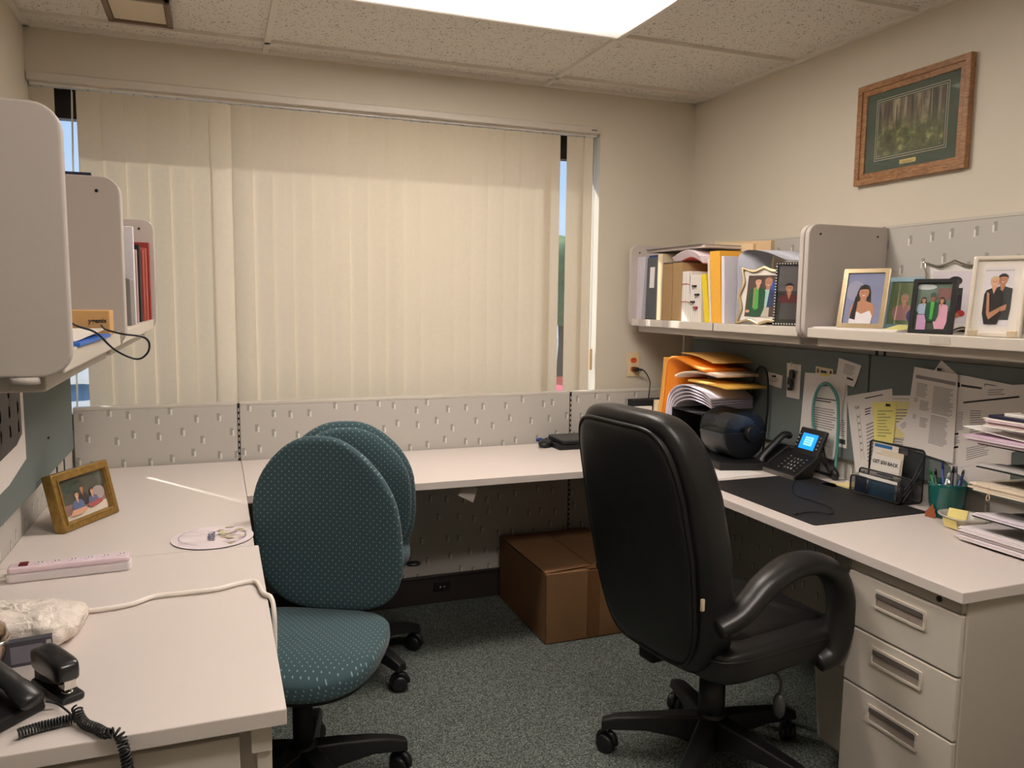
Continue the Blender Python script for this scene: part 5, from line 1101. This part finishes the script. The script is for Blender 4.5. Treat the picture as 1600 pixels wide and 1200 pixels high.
bx_t = thing('flat_board', 'flat white board bridging above the letter tray', 'board', (2.15, 1.4, 1.09))
bx(2.04, 2.27, 1.17, 1.59, 1.0885, 1.0935, 'board', WHITE, bx_t, .001)
pile('pink and white magazines under the dark blue book', 1.094, 2.045, 1.59, 4, [(232, 206, 210), (236, 230, 214), (216, 190, 200), (238, 232, 222)], .005, name='magazine_pile', cat='magazines')
m = MB(); m.box(2.05, 2.25, 1.18, 1.58, 1.1145, 1.123); o = tag(m.build('book', M((38, 36, 62), .4), bevel=.001), 'dark blue book on the pink and white magazines', 'book')
m = MB(); m.box(2.06, 2.25, 1.18, 1.54, 1.1235, 1.132); tag(m.build('notepad', WHITE, bevel=.001), 'white pad lying on the dark blue book', 'pad')
m = MB(); m.prism([(2.10, 1.52), (2.26, 1.48), (2.26, 1.2), (2.08, 1.2)], lambda a, b, d: V(a, b, d), 1.1325, 1.142); tag(m.build('paper_stack', M((120, 112, 104), .6)), 'crumpled brownish papers topmost on the letter tray', 'papers')
m = MB(); a_, b_ = at(1506, 629, 'X', 2.24), at(1592, 620, 'X', 2.24)
m.tube([a_, b_], .0028, 6); tag(m.build('thin_rod', MATTE), 'thin black rod slanting above the letter tray', 'rod')

# ------------------------------------------------------------------ outlet and charger cord
c = (at(980, 551, 'Y', YW), at(998, 588, 'Y', YW)); x0, x1, z0, z1 = c[0].x, c[1].x, c[1].z, c[0].z
t = thing('wall_outlet', 'ivory wall outlet with two orange sockets beside the window', 'outlet', ((x0+x1)/2, YW, z0))
bx(x0, x1, YW-.005, YW, z0, z1, 'cover_plate', M((224, 204, 160), .4), t, .002); xm = (x0+x1)/2
for zz in (z0+.04, z1-.04):
    m = MB(); m.prism([(xm+.017*math.cos(a_), zz+.015*max(-.85, min(.85, math.sin(a_)))) for a_ in [2*PI*k/20 for k in range(20)]], lambda a, b, d: V(a, d, b), YW-.008, YW-.004); o = m.build('socket', M((216, 84, 40), .4), t, True)
    for q in (-.006, .006): bx(xm+q-.001, xm+q+.001, YW-.0086, YW-.008, zz, zz+.008, 'slot', DARK, o, 0)
t = thing('power_plug', 'black plug with a cord hanging from the lower orange socket', 'plug', (xm, YW-.03, z0+.04))
m = MB(); m.superq((xm+.003, YW-.025, z0+.04), (.014, .018, .012), .6, .6, nu=8, nv=16); m.tube([(xm+.01, YW-.035, z0+.04), (xm+.035, YW-.042, z0+.038)], [.008, .004], 8); m.build('plug_body', PLASTIC, t, True)
m = MB(); m.tube(curve([(xm+.03, YW-.042, z0+.038), (xm+.045, YW-.045, z0+.03), (xm+.048, YW-.09, z0-.01), (xm+.03, YW-.125, z0-.05), (xm+.01, YW-.13, z0-.2), (xm-.01, YW-.14, ZD+.006)], 6), .003, 6); m.build('plug_cord', PLASTIC, t, True)

# ------------------------------------------------------------------ left desk
t = thing('power_strip', 'pale pink power strip with a dark red switch', 'power strip', (-.355, 2.15, ZD), R(3))
m = MB(); m.prism(rrect(-.135, .135, -.024, .024, .01, 5), lambda a, b, d: V(a, b, d), 0, .022, M((226, 218, 220), .3)); m.build('strip_base', None, t, bevel=.003)
m = MB(); m.prism(rrect(-.133, .133, -.023, .023, .01, 5), lambda a, b, d: V(a, b, d), .022, .037, M((234, 212, 220), .2)); m.build('strip_top', None, t, bevel=.006, seg=3)
MB().box(-.11, -.09, -.012, .012, .037, .041).build('switch', M((110, 20, 34), .3), t, bevel=.0015)
for k in range(6):
    x = -.065+.036*k; m = MB(); m.prism([(x+.012*math.cos(a_), .012*math.sin(a_)) for a_ in [2*PI*q/16 for q in range(16)]], lambda a, b, d: V(a, b, d), .037, .0385); o = m.build('outlet_socket', M((240, 226, 232), .2), t)
    for q in (-.004, .004): MB().box(x+q-.0012, x+q+.0012, -.003, .005, .0385, .0389).build('slot', DARK, o)
m = MB(); m.tube(curve([(-.133, 0, .015), (-.16, -.004, .012), (-.22, -.01, .006), (-.32, -.01, .006)], 5), .0042, 8); m.build('strip_cord', WHITE, t)
t = thing('mouse_pad', 'round floral mouse pad at the edge of the corner desktop', 'mouse pad', (-.026, 2.352, ZD))
MB().lathe([(.111, 0), (.112, .0005), (.112, .0028)], n=64).build('rubber_base', DARK, t)
F = Flat((0, 0, .0029), (1, 0, 0), (0, 1, 0), (0, 0, 1), .0001); F.slab([(.1118*math.cos(2*PI*k/64), .1118*math.sin(2*PI*k/64)) for k in range(64)], -.0001, .0003, M((228, 216, 218), .5)); F.k = 4
random.seed(3)
for k in range(40):
    a_, r_ = random.uniform(-1.2, 1.5), random.uniform(.02, .095); cx_, cy_ = .01+r_*math.cos(a_)*.95, r_*math.sin(a_); 
    if cx_*cx_+cy_*cy_ > .0105: continue
    F.ell(cx_, cy_, random.uniform(.006, .013), random.uniform(.003, .007), M([(214, 206, 160), (196, 176, 188), (178, 156, 166), (200, 196, 150)][k % 4], .6), 10, True)
for t0, t1 in ((115, 245), (-60, 40)):
    pts = [(.092*math.cos(R(t0+(t1-t0)*k/20)), .092*math.sin(R(t0+(t1-t0)*k/20))) for k in range(21)]; inn = [(a*.975, b*.975) for a, b in pts[::-1]]
    F.k += 1
    for k in range(20): F.poly([pts[k], pts[k+1], inn[19-k], inn[20-k]], M((130, 126, 150), .6), False)
for yy in (.055, .02, -.05): F.rect(-.085, -.01, yy, yy+.003, M((190, 176, 182), .6))
F.build('print', None, t)
vs, fs = text_geo('relax', .04); F = Flat((0, 0, .008), (1, 0, 0), (0, 1, 0), (0, 0, 1)); m = MB(); m.open = 1; m.add([V(y+.0, -x, .0075) for x, y, _ in vs], fs, M((70, 74, 104), .6)); m.build('lettering', None, t)
pts = [at(a, b, 'Z', .747) for a, b in ((60, 960), (100, 956), (150, 953), (205, 944), (240, 932), (290, 926), (340, 920), (375, 911), (400, 909))]+[V(.085, 1.845, .748), V(.102, 1.815, .742), V(.106, 1.79, .70), V(.104, 1.78, .60)]
m = MB(); m.tube(curve(pts, 6), .0056, 8); tag(m.build('white_cable', M((246, 238, 230), .4)), 'white cable crossing the desktop and dropping over its edge', 'cable')
m = MB(); random.seed(5)
from mathutils import noise as mn
def bf_(p):
    q = p*22+V(3, 7, 1); n_ = mn.noise(q)*.018+abs(mn.noise(q*1.9))*-.016+abs(mn.noise(q*4.1))*-.008+.008; d = p.normalized(); r = p+d*n_; r.z = max(-.028, r.z); return r
m.superq((-.385, 1.755, ZD+.029), (.105, .085, .034), .6, .6, fn=bf_, nu=40, nv=80); tag(m.build('plastic_bag', BAG), 'crumpled white plastic bag at the end of the white cable', 'bag')
m = MB(); RT = Matrix.Translation((-.345, 1.635, ZD)) @ Matrix.Rotation(R(8), 4, 'Z') @ Matrix.Rotation(R(12), 4, 'X'); m.box(-.05, .038, -.006, .006, .0, .055, M((74, 74, 82), .4), RT); m.box(-.03, .022, -.0065, -.006, .008, .045, M((130, 128, 140), .4), RT); m.box(.028, .036, -.0065, -.006, .004, .05, M((190, 186, 190), .4), RT)
tag(m.build('small_packet', None, bevel=.001), 'small dark grey packet leaning on the plastic bag', 'packet')
t = thing('steel_tumbler', 'brushed steel round pot partly out of view by the phone', 'pot', (-.424, 1.625, ZD))
MB().lathe([(.028, 0), (.036, .006), (.048, .04), (.05, .06), (.044, .082), (.03, .094), (.028, .1)], n=36).build('pot_body', M((190, 170, 150), .22, 1.0), t); MB().lathe([(.0505, .055), (.0515, .058), (.0505, .061)], n=36).build('rim_band', CHROME, t)
# stapler
t = thing('stapler', 'black stapler beside the desk phone with coiled cord', 'stapler', (-.278, 1.500, ZD), R(-58))
m = MB(); m.prism(rrect(-.062, .062, -.021, .021, .008, 4), lambda a, b, d: V(a, b, d), 0, .011); m.build('base', PLASTIC, t, bevel=.003)
m = MB(); m.prism([(-.06, .011), (-.06, .035), (-.03, .038), (.045, .034), (.046, .030), (-.02, .014)], lambda a, b, d: V(a, d, b), -.013, .013); m.build('magazine_arm', MATTE, t, bevel=.001)
m = MB(); m.superq((-.006, 0, .050), (.060, .0205, .021), .42, .35, fn=lambda p: V(p.x, p.y, p.z-.10*max(0, p.x)*.35 if p.z > 0 else p.z), nu=14, nv=36); m.build('top_shell', M((30, 30, 31), .3, coat=.2), t)
m = MB(); m.box(.030, .052, -.010, .010, .020, .036); m.build('staple_head', CHROME, t, bevel=.001)
m = MB(); m.superq((.040, 0, .0125), (.010, .009, .002), .6, .8, nu=6, nv=14); m.build('anvil_plate', CHROME, t)
# second phone, mostly beyond the frame edge
t = thing('desk_phone', 'black corded phone at the near end of the stapler desktop', 'phone', (-.40, 1.44, ZD), R(-40))
m = MB(); m.prism([(-.10, 0), (-.10, .065), (-.06, .072), (.085, .02), (.09, 0)], lambda a, b, d: V(a, d, b), -.10, .075); m.build('phone_body', PLASTIC, t, bevel=.005)
m = MB(); m.tube(curve([(-.09, .04, .095), (-.05, .04, .098), (.02, .04, .072), (.07, .04, .05), (.105, .04, .03)], 5), [.022]*5+[.018]*10+[.020, .022, .023, .023, .022, .018], 14, flat=.62, up=V(0, 0, 1)); m.build('handset', M((30, 30, 31), .35), t)
m = MB()
for r_ in range(4):
    for c_ in range(3): m.box(-.05+.026*r_, -.034+.026*r_, -.085+.026*c_, -.067+.026*c_, .045-.009*r_, .071-.0093*r_)
m.build('keypad', M((70, 70, 72), .5), t, bevel=.001)
# coiled cord
def coil(path, r, pitch, wr, m):
    P = curve(path, 40); L_ = 0; pts = []; nr = V(0, 0, 1); seg = 10
    acc = [0]
    for i in range(1, len(P)): acc.append(acc[-1]+(P[i]-P[i-1]).length)
    tot = acc[-1]; N_ = int(tot/pitch*seg); j = 0
    for k in range(N_+1):
        s_ = tot*k/N_
        while j < len(P)-2 and acc[j+1] < s_: j += 1
        f_ = (s_-acc[j])/max(1e-9, acc[j+1]-acc[j]); c_ = P[j].lerp(P[j+1], f_); t_ = (P[j+1]-P[j]).normalized()
        nr = (nr-t_*nr.dot(t_)).normalized(); b_ = t_.cross(nr); a_ = 2*PI*k/seg; pts.append(c_+nr*(r*math.cos(a_))+b_*(r*math.sin(a_)))
    m.tube(pts, wr, 6)
m = MB(); Z1 = ZD+.0096
c1 = [at(a, b, 'Z', Z1) for a, b in ((28, 1146), (60, 1136), (92, 1128), (116, 1122))]
c2 = [at(120, 1106, 'Z', ZD+.022), at(124, 1120, 'Z', ZD+.014), at(134, 1132, 'Z', Z1), at(150, 1138, 'Z', Z1)]
e_ = at(166, 1146, 'Z', Z1); c2 += [e_, V(e_.x+.016, 1.302, ZD+.0085), V(e_.x+.024, 1.292, ZD-.006), V(e_.x+.028, 1.290, ZD-.03), V(e_.x+.030, 1.290, ZD-.06), V(e_.x+.03, 1.290, ZD-.12)]
coil(c1, .0068, .0042, .0017, m); coil(c2, .0072, .0062, .0019, m)
q_ = [at(72, 1096, 'Z', ZD+.02), at(88, 1099, 'Z', ZD+.012), at(104, 1110, 'Z', ZD+.01), at(116, 1122, 'Z', ZD+.01)]; m.tube(curve(q_, 6), .002, 6)
tag(m.build('coiled_cord', PLASTIC), 'black coiled phone cord spilling over the desktop edge', 'cord')
